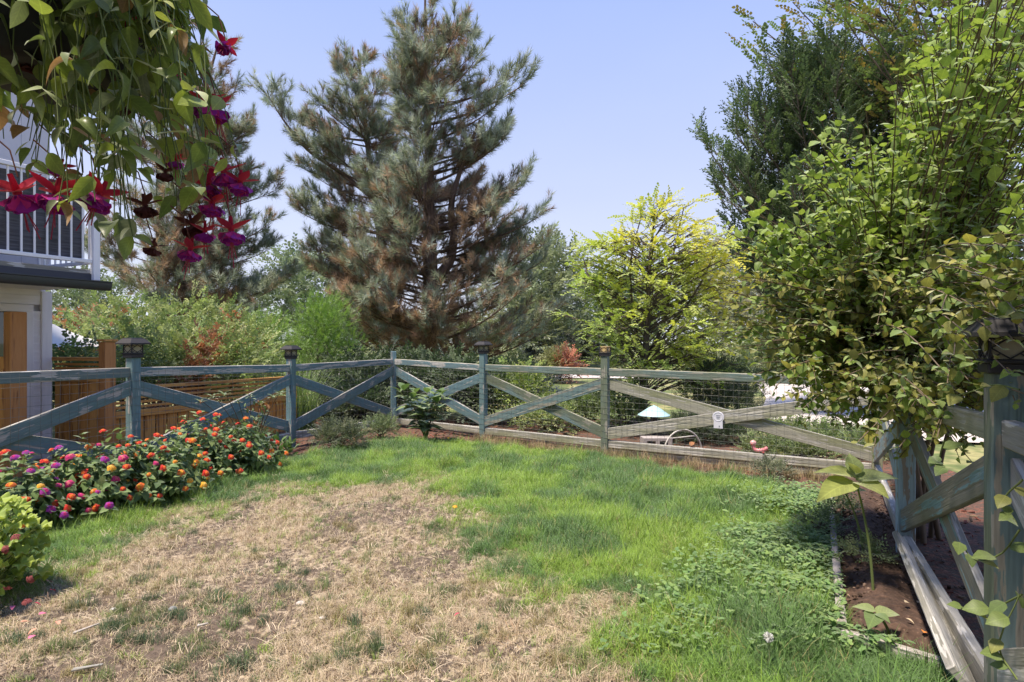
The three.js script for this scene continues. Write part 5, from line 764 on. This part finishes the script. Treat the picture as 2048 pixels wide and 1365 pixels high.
// ---------------------------------------------------------------- geranium at the left edge
{
  const m = new MB(); { const n = 9, c = m.vert(0, 0, 0, 0, 1, 0, 0.1, 0.5), rim = []; for (let k = 0; k <= n * 4; k++) { const t = k / (n * 4), a = lerp(-2.5, 2.5, t), r = 0.046 * (0.86 + 0.16 * Math.abs(Math.sin(t * Math.PI * 5)) + 0.05 * Math.sin(t * 60)); rim.push(m.vert(Math.cos(a) * r + 0.012, 0.012 * Math.sin(t * Math.PI * 5 * 2) + 0.012, Math.sin(a) * r, 0, 1, 0, 0.2 + 0.8 * Math.abs(Math.cos(t * 16)), 0.3)); } for (let k = 0; k < rim.length - 1; k++) m.i.push(c, rim[k + 1], rim[k]); }
  const gg = m.geo(); gg.computeVertexNormals();
  R = RNG(741); const b = V(-2.93, 0, -3.2), root = thing('geranium', 'lime green scallop-leaved geranium with dried red flowers at the lawn edge', 'plant', b), st = new MB(), list = [];
  for (let k = 0; k < 150; k++) { const a = rr(0, 6.283), u = Math.sqrt(R()), e = V(b.x + Math.cos(a) * 0.25 * u, rr(0.12, 0.60) * (1 - 0.35 * u * u), b.z + Math.sin(a) * 0.28 * u); st.tube(quadPts(b, V(lerp(b.x, e.x, .4), e.y * .7, lerp(b.z, e.z, .4)), e, 5), 0.003, 0.0015, 4); list.push([basis(V(Math.cos(a), rr(-.3, .4), Math.sin(a)), V(Math.cos(a) * .5 + rr(-.4, .4), 1, Math.sin(a) * .5 + rr(0, .7)), e, rr(.8, 1.5)), Math.floor(R() * 3)]); }
  part('stems', st.geo(), MAT.stem, root, true); leaves(root, 'leaf', gg, leafPal([[0.38, 0.48, 0.06], [0.46, 0.54, 0.08], [0.28, 0.38, 0.05]], { map: null }), list, 150);
  for (const [px, py] of [[52, 1205], [30, 1075], [15, 1175], [60, 1160], [10, 1100]]) { const h = shadowed(new THREE.Mesh(HEAD.mag, std({ color: C(0.22, 0.05, 0.05), roughness: 0.9, side: THREE.DoubleSide }))); h.name = 'dried_flower_head'; root.add(h); h.position.copy(P(px, py, 3.0)).sub(b); h.rotation.set(rr(0, 3), rr(0, 3), 0); }
}
// ---------------------------------------------------------------- big shrub over the side fence
{
  R = RNG(751); const base = V(3.02, 0, -4.28), root = thing('large_shrub', 'large arching shrub with toothed light green leaves leaning over the side fence', 'shrub', base);
  const lf = [leafGeo(0.075, 0.056, { n: 7, fold: 0.2, curl: 0.2, wide: 0.40, tooth: 0.07 }), leafGeo(0.068, 0.044, { n: 7, fold: 0.5, curl: 0.45, wide: 0.42, tooth: 0.07 }), leafGeo(0.06, 0.05, { n: 7, fold: 0.08, curl: -0.12, wide: 0.44, tooth: 0.08 })], st = new MB(), list = [];
  const left = [[-80, 1900], [60, 1880], [100, 1830], [150, 1785], [200, 1715], [240, 1610], [330, 1540], [370, 1500], [400, 1430], [500, 1440], [600, 1425], [650, 1450], [700, 1475], [760, 1510], [800, 1560], [840, 1590], [880, 1680], [930, 1770]];
  const lim = (py) => { let k = 0; while (k < left.length - 2 && left[k + 1][0] < py) k++; const [a, x] = left[k], [b, y] = left[k + 1]; return lerp(x, y, clamp((py - a) / (b - a))); };
  const addLeaf = (p, d, low, s) => { const k = R(); s *= 1 + 0.22 * smooth(3.0, 3.8, -p.z); list.push([basis(d, V(rr(-.5, .5), 1, rr(-.3, .7)), p, s), low > 0.5 ? (k < 0.4 ? 3 : k < 0.75 ? 2 : k < 0.9 ? 0 : 4) : k < 0.5 ? 0 : k < 0.85 ? 1 : 2]); };
  const pairs = (c, from, low, s) => { for (let q = from; q < c.length; q++) { const t = V().subVectors(c[Math.min(c.length - 1, q + 1)], c[q - 1]).normalize(), sd = V(-t.z, 0, t.x).normalize().applyAxisAngle(t, q * 1.57 + rr(-.4, .4)); for (const w of [-1, 1]) if (R() < 0.9) addLeaf(c[q], sd.clone().multiplyScalar(w).addScaledVector(t, 0.7).add(V(0, 0.15, 0)), low, s * rr(.6, 1.15) * (q === c.length - 1 ? 0.7 : 1)); } };
  const trunks = []; for (let k = 0; k < 8; k++) { const a = k * 0.785, s = V(base.x + rr(-.08, .12), -0.03, base.z + rr(-.1, .1)), e = V(base.x + Math.cos(a) * rr(.15, .4) - 0.1, rr(1.0, 1.45), base.z + Math.sin(a) * rr(.15, .4) + 0.1); trunks.push(e); st.tube(quadPts(s, V(lerp(s.x, e.x, .2), 0.7, lerp(s.z, e.z, .2)), e, 8), 0.02, 0.012, 7, null, 0.2); }
  for (let k = 0; k < 400; k++) {
    const py = k % 3 === 0 ? rr(520, 925) : rr(-120, 825), lx = lim(py), u = Math.pow(R(), 1.2), px = lerp(lx, 2200, u), z = lerp(3.75, 2.3, clamp((px - 1450) / 600)) + rr(-0.5, 1.0) * (px > 1550 ? 1 : 0.5), e = P(px, py, z), low = smooth(380, 640, py);
    const s = trunks[k % 8], hub = V(lerp(s.x, e.x, 0.35), lerp(s.y, e.y, 0.5) + 0.12, lerp(s.z, e.z, 0.35)), c = quadPts(s, hub, e, 16);
    st.tube(c, 0.008, 0.0024, 5); pairs(c, 6, low, 0.95);
    for (let q = 4; q < 16; q += 2) { const p = c[q], d = V().subVectors(c[q + 1] || c[q], c[q - 1]).normalize(), f = p.clone().addScaledVector(d, rr(.05, .22)).add(rdir().multiplyScalar(rr(.12, .3))); if (f.y < 0.85) f.y = 0.85 + rr(0, .2); const pc = P(0, 0, 1), sx = f.x / -f.z * F + W / 2, sy = H / 2 - (f.y - EYE) / -f.z * F; if (sx < lim(sy) - 6) continue; const tw = quadPts(p, p.clone().lerp(f, .5).add(V(0, .03, 0)), f, 5); st.tube(tw, 0.003, 0.0015, 4); pairs(tw, 1, low, low > 0.5 ? 0.62 : 0.8); }
  }
  for (let k = 0; k < 46; k++) { const e = P(rr(1880, 2080), rr(470, 780), rr(1.75, 2.15)), s = trunks[k % 8], c = quadPts(s, V(lerp(s.x, e.x, .4), Math.max(s.y, e.y) + 0.35, lerp(s.z, e.z, .4)), e, 16); st.tube(c, 0.006, 0.002, 5); pairs(c, 9, 0.7, 0.8); }
  part('stems', st.geo(), std({ color: C(0.15, 0.11, 0.075), roughness: 0.9 }), root, true);
  leaves(root, 'leaf', lf, leafPal([[0.32, 0.46, 0.06], [0.42, 0.56, 0.08], [0.23, 0.35, 0.055], [0.38, 0.39, 0.08], [0.54, 0.50, 0.08]], { transmission: 0.5 }), list, 300);
  // vine trailing on the near post
  const vb = V(1.88, 0, -2.0), vine = thing('climbing_vine', 'thin vine with yellowing leaves trailing around the shaded near post', 'vine', vb), vs = new MB(), vl = []; R = RNG(752);
  for (const pts of [[[2040, 1060, 1.85], [2000, 1110, 1.9], [1950, 1120, 1.95], [1920, 1085, 2.0]], [[2045, 1190, 1.8], [1990, 1215, 1.9], [1940, 1225, 1.95], [1925, 1215, 2.0]], [[2040, 780, 1.9], [1990, 770, 2.0], [1940, 785, 2.1], [1880, 800, 2.2]], [[2046, 960, 1.8], [2010, 1000, 1.85], [2035, 1050, 1.8]], [[1890, 880, 2.3], [1880, 920, 2.35], [1890, 935, 2.3]], [[2035, 1360, 1.8], [2000, 1300, 1.85], [2040, 1190, 1.8]]]) { const c = new THREE.CatmullRomCurve3(pts.map(([x, y, z]) => P(x, y, z))).getPoints(10); vs.tube(c, 0.0035, 0.002, 5); for (let q = 2; q <= 10; q += 2) vl.push([basis(V(rr(-1, .4), rr(-.4, .3), rr(-.3, .8)), V(rr(-.3, .3), 1, rr(.2, .9)), c[q], rr(.45, .95)), Math.floor(R() * 3)]); }
  part('stems', vs.geo(), MAT.stem, vine); leaves(vine, 'leaf', leafGeo(0.085, 0.06, { n: 6, fold: 0.15, curl: 0.3, wide: 0.4, tooth: 0.05 }), leafPal([[0.20, 0.28, 0.06], [0.32, 0.33, 0.07], [0.16, 0.24, 0.06]]), vl, 200);
}
// ---------------------------------------------------------------- unseen deck added overhead for shade, and hanging fuchsia
{
  R = RNG(761);
  const deck = thing('added_shade_deck', 'unseen timber deck overhead, added to shade the near corner and carry the hanging basket', 'deck', V(0, 0, 1.0));
  for (let k = 0; k < 10; k++) part('deck_board', boardGeo(V(-4.2, 2.86, 1.9 - k * 0.245), V(-0.2, 2.86, 1.9 - k * 0.245), 0.03, 0.24), MAT.weather, deck);
  for (let k = 0; k < 6; k++) part('joist', boardGeo(V(-4.1 + k * 0.66, 2.74, 1.95), V(-4.1 + k * 0.66, 2.74, -1.12), 0.19, 0.045), MAT.weather, deck);
  for (const x of [-4.1]) part('post', boardGeo(V(x, -0.1, -0.7), V(x, 2.64, -0.7), 0.14, 0.14, V(1, 0, 0)), MAT.weather, deck);
  part('house_wall', boardGeo(V(-5, 2.1, 2.15), V(4.6, 2.1, 2.15), 4.4, 0.2), MAT.siding, deck);
  for (let k = 0; k < 15; k++) part('deck_board', boardGeo(V(1.0, 2.86, 1.9 - k * 0.245), V(4.4, 2.86, 1.9 - k * 0.245), 0.03, 0.24), MAT.weather, deck);  // right-hand stretch of deck, added out of view to shade the near post
  for (let k = 0; k < 5; k++) part('joist', boardGeo(V(1.1 + k * 0.8, 2.74, 1.95), V(1.1 + k * 0.8, 2.74, -1.6), 0.19, 0.045), MAT.weather, deck);
  part('post', boardGeo(V(4.3, -0.1, -0.9), V(4.3, 2.64, -0.9), 0.14, 0.14, V(1, 0, 0)), MAT.weather, deck);
  const bc = V(-0.80, 2.02, -1.02), bk = thing('fuchsia_basket', 'hanging basket of trailing fuchsia with red and purple flowers', 'hanging plant', bc);
  const pot = new THREE.LatheGeometry([[0.001, -0.12], [0.11, -0.12], [0.125, -0.1], [0.165, 0.04], [0.172, 0.045], [0.172, 0.055], [0.158, 0.055], [0.15, 0.02], [0.001, 0.02]].map(([a, b]) => new THREE.Vector2(a, b)), 32); own('pot', pot, MAT.black, bk);
  const hw = new MB(); for (let k = 0; k < 3; k++) { const a = k * 2.094; hw.tube([V(Math.cos(a) * 0.165, 0.05, Math.sin(a) * 0.165), V(0, 0.5, 0)], 0.0018, 0.0018, 5); } hw.tube([V(0, 0.5, 0), V(0.01, 0.6, 0), V(0, 0.636, 0)], 0.003, 0.003, 6); own('hanger', hw.geo(), MAT.wire, bk);
  const lf = [leafGeo(0.05, 0.027, { n: 8, fold: 0.35, curl: 0.38, wide: 0.42, tooth: 0.03 }), leafGeo(0.044, 0.026, { n: 8, fold: 0.12, curl: 0.15, wide: 0.42, tooth: 0.03 }), leafGeo(0.044, 0.02, { n: 8, fold: 0.7, curl: 0.7, wide: 0.42, tooth: 0.04 })], st = new MB(), list = [];
  // outline of the hanging mass, as the photograph shows it: right limit by height
  const lim = [[-200, 455], [0, 455], [60, 430], [140, 440], [230, 465], [330, 470], [400, 440], [440, 380], [500, 360]];
  const low = (px) => px < 60 ? 290 : px < 130 ? 330 : px < 240 ? 430 : px < 380 ? 480 : 470;
  const right = (py) => { let k = 0; while (k < lim.length - 2 && lim[k + 1][0] < py) k++; return lerp(lim[k][1], lim[k + 1][1], clamp((py - lim[k][0]) / (lim[k + 1][0] - lim[k][0]))); };
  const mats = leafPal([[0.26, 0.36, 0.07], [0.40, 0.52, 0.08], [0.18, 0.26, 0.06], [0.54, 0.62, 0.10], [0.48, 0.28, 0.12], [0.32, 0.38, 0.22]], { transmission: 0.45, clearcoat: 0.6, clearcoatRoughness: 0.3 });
  let made = 0;
  for (let k = 0; k < 1400 && made < 340; k++) {
    const py = rr(-160, 470), px = lerp(-260, right(py) - 12, Math.pow(R(), 0.7)); if (py > low(px)) continue; made++;
    const z = 1.02 + rr(-0.26, 0.3), e = P(px, py, z), a = Math.atan2(e.z - bc.z, e.x - bc.x), s = V(bc.x + Math.cos(a) * 0.1, bc.y + 0.03, bc.z + Math.sin(a) * 0.1), c = quadPts(s, V(lerp(s.x, e.x, .7), Math.max(s.y, e.y) + 0.10, lerp(s.z, e.z, .7)), e, 9).map((p, i) => i ? p.add(rdir().multiplyScalar(0.012)) : p);
    st.tube(c, 0.0014, 0.0008, 5);
    for (let q = 2; q <= 9; q++) { const t = V().subVectors(c[Math.min(9, q + 1)], c[q - 1]).normalize(), sd = V(-t.z, 0, t.x).normalize().applyAxisAngle(t, q * 1.57); for (const w of [-1, 1]) { if (R() < 0.42) continue; const u = R(), edge = px > 300 ? 1 : 0; list.push([basis(sd.clone().multiplyScalar(w).addScaledVector(t, 0.6).add(V(rr(-.4, .4), rr(-.55, .5), rr(-.4, .4))), V(rr(-.8, .8), 1, rr(-.6, .9)), c[q], rr(.5, 1.2)), u < 0.06 ? 4 : edge ? (u < 0.4 ? 1 : u < 0.7 ? 3 : 0) : u < 0.4 ? 0 : u < 0.65 ? 2 : u < 0.85 ? 1 : 5]); } }  // leaves on the right take lighter greens: backlight put into their colour
  }
  part('stems', st.geo(), MAT.stem, bk, true); leaves(bk, 'leaf', lf, mats, list, 300);
  // flowers
  const sm = new MB(true), cm = new MB(true), tm = new MB(true), red = C(0.75, 0.03, 0.06), red2 = C(0.6, 0.02, 0.07), pur = C(0.42, 0.025, 0.42), mag = C(0.75, 0.04, 0.34);
  sm.tube([V(0, 0.026, 0), V(0, 0.012, 0), V(0, 0, 0)], 0.003, 0.0055, 8, red2);
  for (let k = 0; k < 4; k++) { const a = k * 1.571 + 0.4, g = leafGeo(0.042, 0.019, { n: 5, fold: 0.3, curl: -0.08, wide: 0.42 }); sm.add(g, basis(V(Math.cos(a), 0.28, Math.sin(a)), V(0, 1, 0), V(0, 0.002, 0)), k % 2 ? red : red2); }
  for (let k = 0; k < 16; k++) { const a = k * 2.4, g = leafGeo(0.027, 0.030, { n: 5, fold: 0.35 * (k % 2 ? 1 : -1), curl: 0.1, wide: 0.72, tooth: 0.06 }), t = k / 16; cm.add(g, basis(V(Math.cos(a) * lerp(.2, 1.35, t), -1, Math.sin(a) * lerp(.2, 1.35, t)), V(Math.cos(a), 0.6, Math.sin(a)), V(Math.cos(a) * 0.004, 0, Math.sin(a) * 0.004), 0.9 + 0.2 * (k % 3) / 3), k % 3 === 0 ? mag : pur); }
  for (let k = 0; k < 4; k++) tm.tube([V(0, -0.01, 0), V(Math.cos(k * 1.6) * 0.004, -0.035, Math.sin(k * 1.6) * 0.004), V(Math.cos(k * 1.6) * 0.007, -0.05 - (k === 0 ? 0.015 : 0), Math.sin(k * 1.6) * 0.007)], 0.0007, 0.0009, 4, C(0.55, 0.05, 0.12));
  const sg = sm.geo(), cg = cm.geo(), tg = tm.geo(); const wilt = std({ color: C(0.13, 0.035, 0.03), roughness: 0.9, side: THREE.DoubleSide });
  const fl = new MB();
  for (const [px, py, z, s, w] of [[35, 388, 0.86, 1.05, 0], [112, 390, 0.88, 1.0, 0], [198, 392, 0.9, 0.95, 0], [412, 208, 1.0, .95, 0], [432, 218, 1.04, .9, 0], [450, 92, 1.05, .6, 0], [448, 346, 1.0, .9, 0], [416, 372, 1.02, .85, 0], [480, 366, 1.0, .8, 0], [424, 408, 1.03, .85, 0], [462, 462, 1.0, .9, 0], [380, 500, 1.03, .78, 0], [352, 322, 1.05, .55, 0], [290, 412, 1.0, .75, 1], [305, 495, 1.05, .6, 1], [385, 452, 1.06, .8, 1], [410, 465, 1.04, .7, 0], [118, 335, 1.0, .6, 0], [265, 55, .98, .6, 0], [190, 120, 1.0, .55, 0], [240, 210, 1.0, .6, 1], [60, 120, .95, .7, 1], [330, 345, 1.02, .6, 1], [340, 20, 1.05, .55, 0], [345, 150, 1.05, .55, 0]]) {
    const p = P(px, py, z), m = shadowed(new THREE.Mesh(sg, w ? wilt : MAT.petal)); m.name = w ? 'withered_flower' : 'flower'; bk.add(m); m.position.copy(p).sub(bc); m.scale.setScalar(s * 1.08); m.rotation.set(rr(-.35, .35), rr(0, 6), rr(-.35, .35));
    own('corolla', cg, w ? wilt : MAT.petal, m); if (!w) own('stamens', tg, MAT.petal, m);
    const top = p.clone().add(V(0, 0.024 * s, 0)); fl.tube([top, top.clone().add(V(-0.012, 0.04, 0.0)), top.clone().add(V(-0.035, 0.06, 0))], 0.0012, 0.0012, 4);
  }
  part('flower_stalks', fl.geo(), MAT.stemRed, bk, true);
}
// ---------------------------------------------------------------- small things lying on the lawn
{
  R = RNG(771);
  const on = (px, py, up = 0.012) => { const g = G(px, py); g.y = groundY(g.x, -g.z) + up; return g; };
  const sliver = (px, py, l, w, a, label, mat) => { const g = boxGeo(l, 0.008, w, 0.003, rr(0, 5), rr(0, 5)); one(g); const p = g.attributes.position; for (let k = 0; k < p.count; k++) if (p.getX(k) > 0) p.setZ(k, p.getZ(k) * 0.35); g.computeVertexNormals(); const m = single('wood_splinter', label, 'wood', g, mat, on(px, py, 0.03)); m.rotation.set(0.05, a, 0.08); };
  const pale = std({ color: C(0.42, 0.38, 0.35), roughness: 0.85 });
  sliver(172, 1266, 0.11, 0.018, 0.75, 'pale pointed wood splinter lying on the dry lawn', pale);
  sliver(175, 1352, 0.12, 0.022, 0.2, 'grey bark sliver lying on the dry lawn at the frame bottom', MAT.weather);
  sliver(405, 1268, 0.05, 0.016, 0.3, 'short white wood chip beside a dark grass tuft', pale);
  const stone = (px, py, s, label, col, flat = 0.6) => { const g = new THREE.IcosahedronGeometry(1, 2), p = g.attributes.position, v = V(); for (let k = 0; k < p.count; k++) { v.fromBufferAttribute(p, k); const q = 0.8 + 0.4 * vn(v.x * 1.7 + px, v.y * 1.7 + v.z * 1.3 + 7); p.setXYZ(k, v.x * q * s, v.y * q * s * flat, v.z * q * s); } g.computeVertexNormals(); return single('stone', label, 'stone', g, std({ color: C(...col), roughness: 0.85 }), on(px, py, s * flat * 0.4 + 0.008)); };
  stone(968, 972, 0.024, 'white pebble at the top edge of the dry patch', [0.6, 0.58, 0.56]); stone(600, 1215, 0.022, 'pale stone beside the dark tuft in the dry patch', [0.5, 0.46, 0.42], 0.4); stone(345, 1226, 0.02, 'grey stone next to a tuft on the dry lawn', [0.24, 0.24, 0.26]); stone(225, 1222, 0.018, 'whitish stone at the left of the dry lawn', [0.5, 0.48, 0.46]); stone(645, 1243, 0.018, 'small pale stone in the dry patch', [0.5, 0.46, 0.42], 0.4);
  const fall = (name, cat, px, py, s, col, label, group) => { const m = single(name, label, cat, leafGeo(0.05 * s, 0.032 * s, { n: 5, fold: 0.3, curl: 0.3 }), std({ color: C(...col), roughness: 0.8, side: THREE.DoubleSide }), on(px, py, name === 'fallen_leaf' && px > 1690 ? 0.095 : 0.05), group); m.rotation.set(rr(-.3, .3), rr(0, 6), rr(-.3, .3)); };
  for (const [px, py, c] of [[92, 1176, 1], [25, 1228, 1], [68, 1223, 0], [76, 1245, 1], [40, 1262, 2], [115, 1262, 2], [920, 1250, 0], [55, 1300, 1], [100, 1195, 0], [72, 1280, 2]]) fall('fallen_petal', 'petal', px, py, 0.75, [[0.5, 0.05, 0.1], [0.7, 0.16, 0.28], [0.7, 0.3, 0.2]][c], px > 800 ? 'crimson petal lying alone in the dry patch' : ['dark red petal fallen on the lawn below the geranium', 'bright pink petal fallen on the lawn below the geranium', 'peach petal fallen on the lawn below the geranium'][c], px > 800 ? undefined : 'petals fallen by the geranium');
  for (const [px, py, c, l] of [[1300, 978, 0, 'orange fallen leaf on the bright green grass'], [982, 1048, 0, 'orange-brown fallen leaf at the edge of the dry patch'], [1478, 1278, 1, 'cream fallen leaf in the long grass before the bed'], [1835, 1250, 1, 'cream fallen leaf on the dark soil'], [1812, 1280, 1, 'pale curled leaf on the dark soil near the seedling'], [1848, 1306, 0, 'orange leaf on the dark soil'], [1810, 1252, 1, 'thin pale leaf on the dark soil'], [1745, 1275, 1, 'pale leaf at the foot of the seedling']]) fall('fallen_leaf', 'leaf', px, py, 0.8, c ? [0.6, 0.48, 0.34] : [0.6, 0.22, 0.05], l);
  // brown leaves caught on the fence rails
  const lr = at('E', 0).lerp(at('K2', 0), 0.36); { const m = single('fallen_leaf', 'curled rust-brown leaf resting on the lower rail by the pipe hoop', 'leaf', leafGeo(0.08, 0.06, { n: 5, fold: 0.4, curl: 0.5 }), std({ color: C(0.36, 0.16, 0.07), roughness: 0.85, side: THREE.DoubleSide }), V(lr.x, lerp(FP.E[3], FP.K2[3], 0.36) + 0.02, lr.z + 0.02)); m.rotation.set(0.5, 0.6, 0.8); }
  // dandelion clock and yellow flowers
  const dm = new MB(true); dm.tube([V(0, 0, 0), V(0.005, 0.08, 0), V(0, 0.16, 0)], 0.002, 0.0018, 5, C(0.3, 0.34, 0.15)); const rb = RNG(5); for (let k = 0; k < 90; k++) { const z = rb() * 2 - 1, a = rb() * 6.28, q = Math.sqrt(1 - z * z); dm.tube([V(0, 0.165, 0), V(q * Math.cos(a) * 0.022, 0.165 + z * 0.022, q * Math.sin(a) * 0.022)], 0.0005, 0.002, 3, C(0.72, 0.72, 0.7)); }
  single('dandelion', 'white dandelion seed head on a thin stalk in the long grass', 'flower', dm.geo(), MAT.petal, on(1537, 1352, 0));
  for (const [px, py, l] of [[1207, 903, 'yellow dandelion at the foot of the roofless lantern post'], [872, 883, 'yellow dandelion in the mulch by the broad-leaved plant'], [897, 888, 'yellow dandelion in front of the broad-leaved plant'], [910, 1040, 'yellow dandelion in the thin grass of the dry patch']]) { const p = on(px, py, 0), s = thing('dandelion', l, 'flower', p); const h = own('flower_head', HEAD.gold, MAT.petal, s); h.position.y = 0.09; const q = new MB(); q.tube([V(0, 0, 0), V(0.003, 0.05, 0), V(0, 0.092, 0)], 0.002, 0.0016, 5); own('stem', q.geo(), MAT.stem, s); }
}
renderer.render(scene, camera);
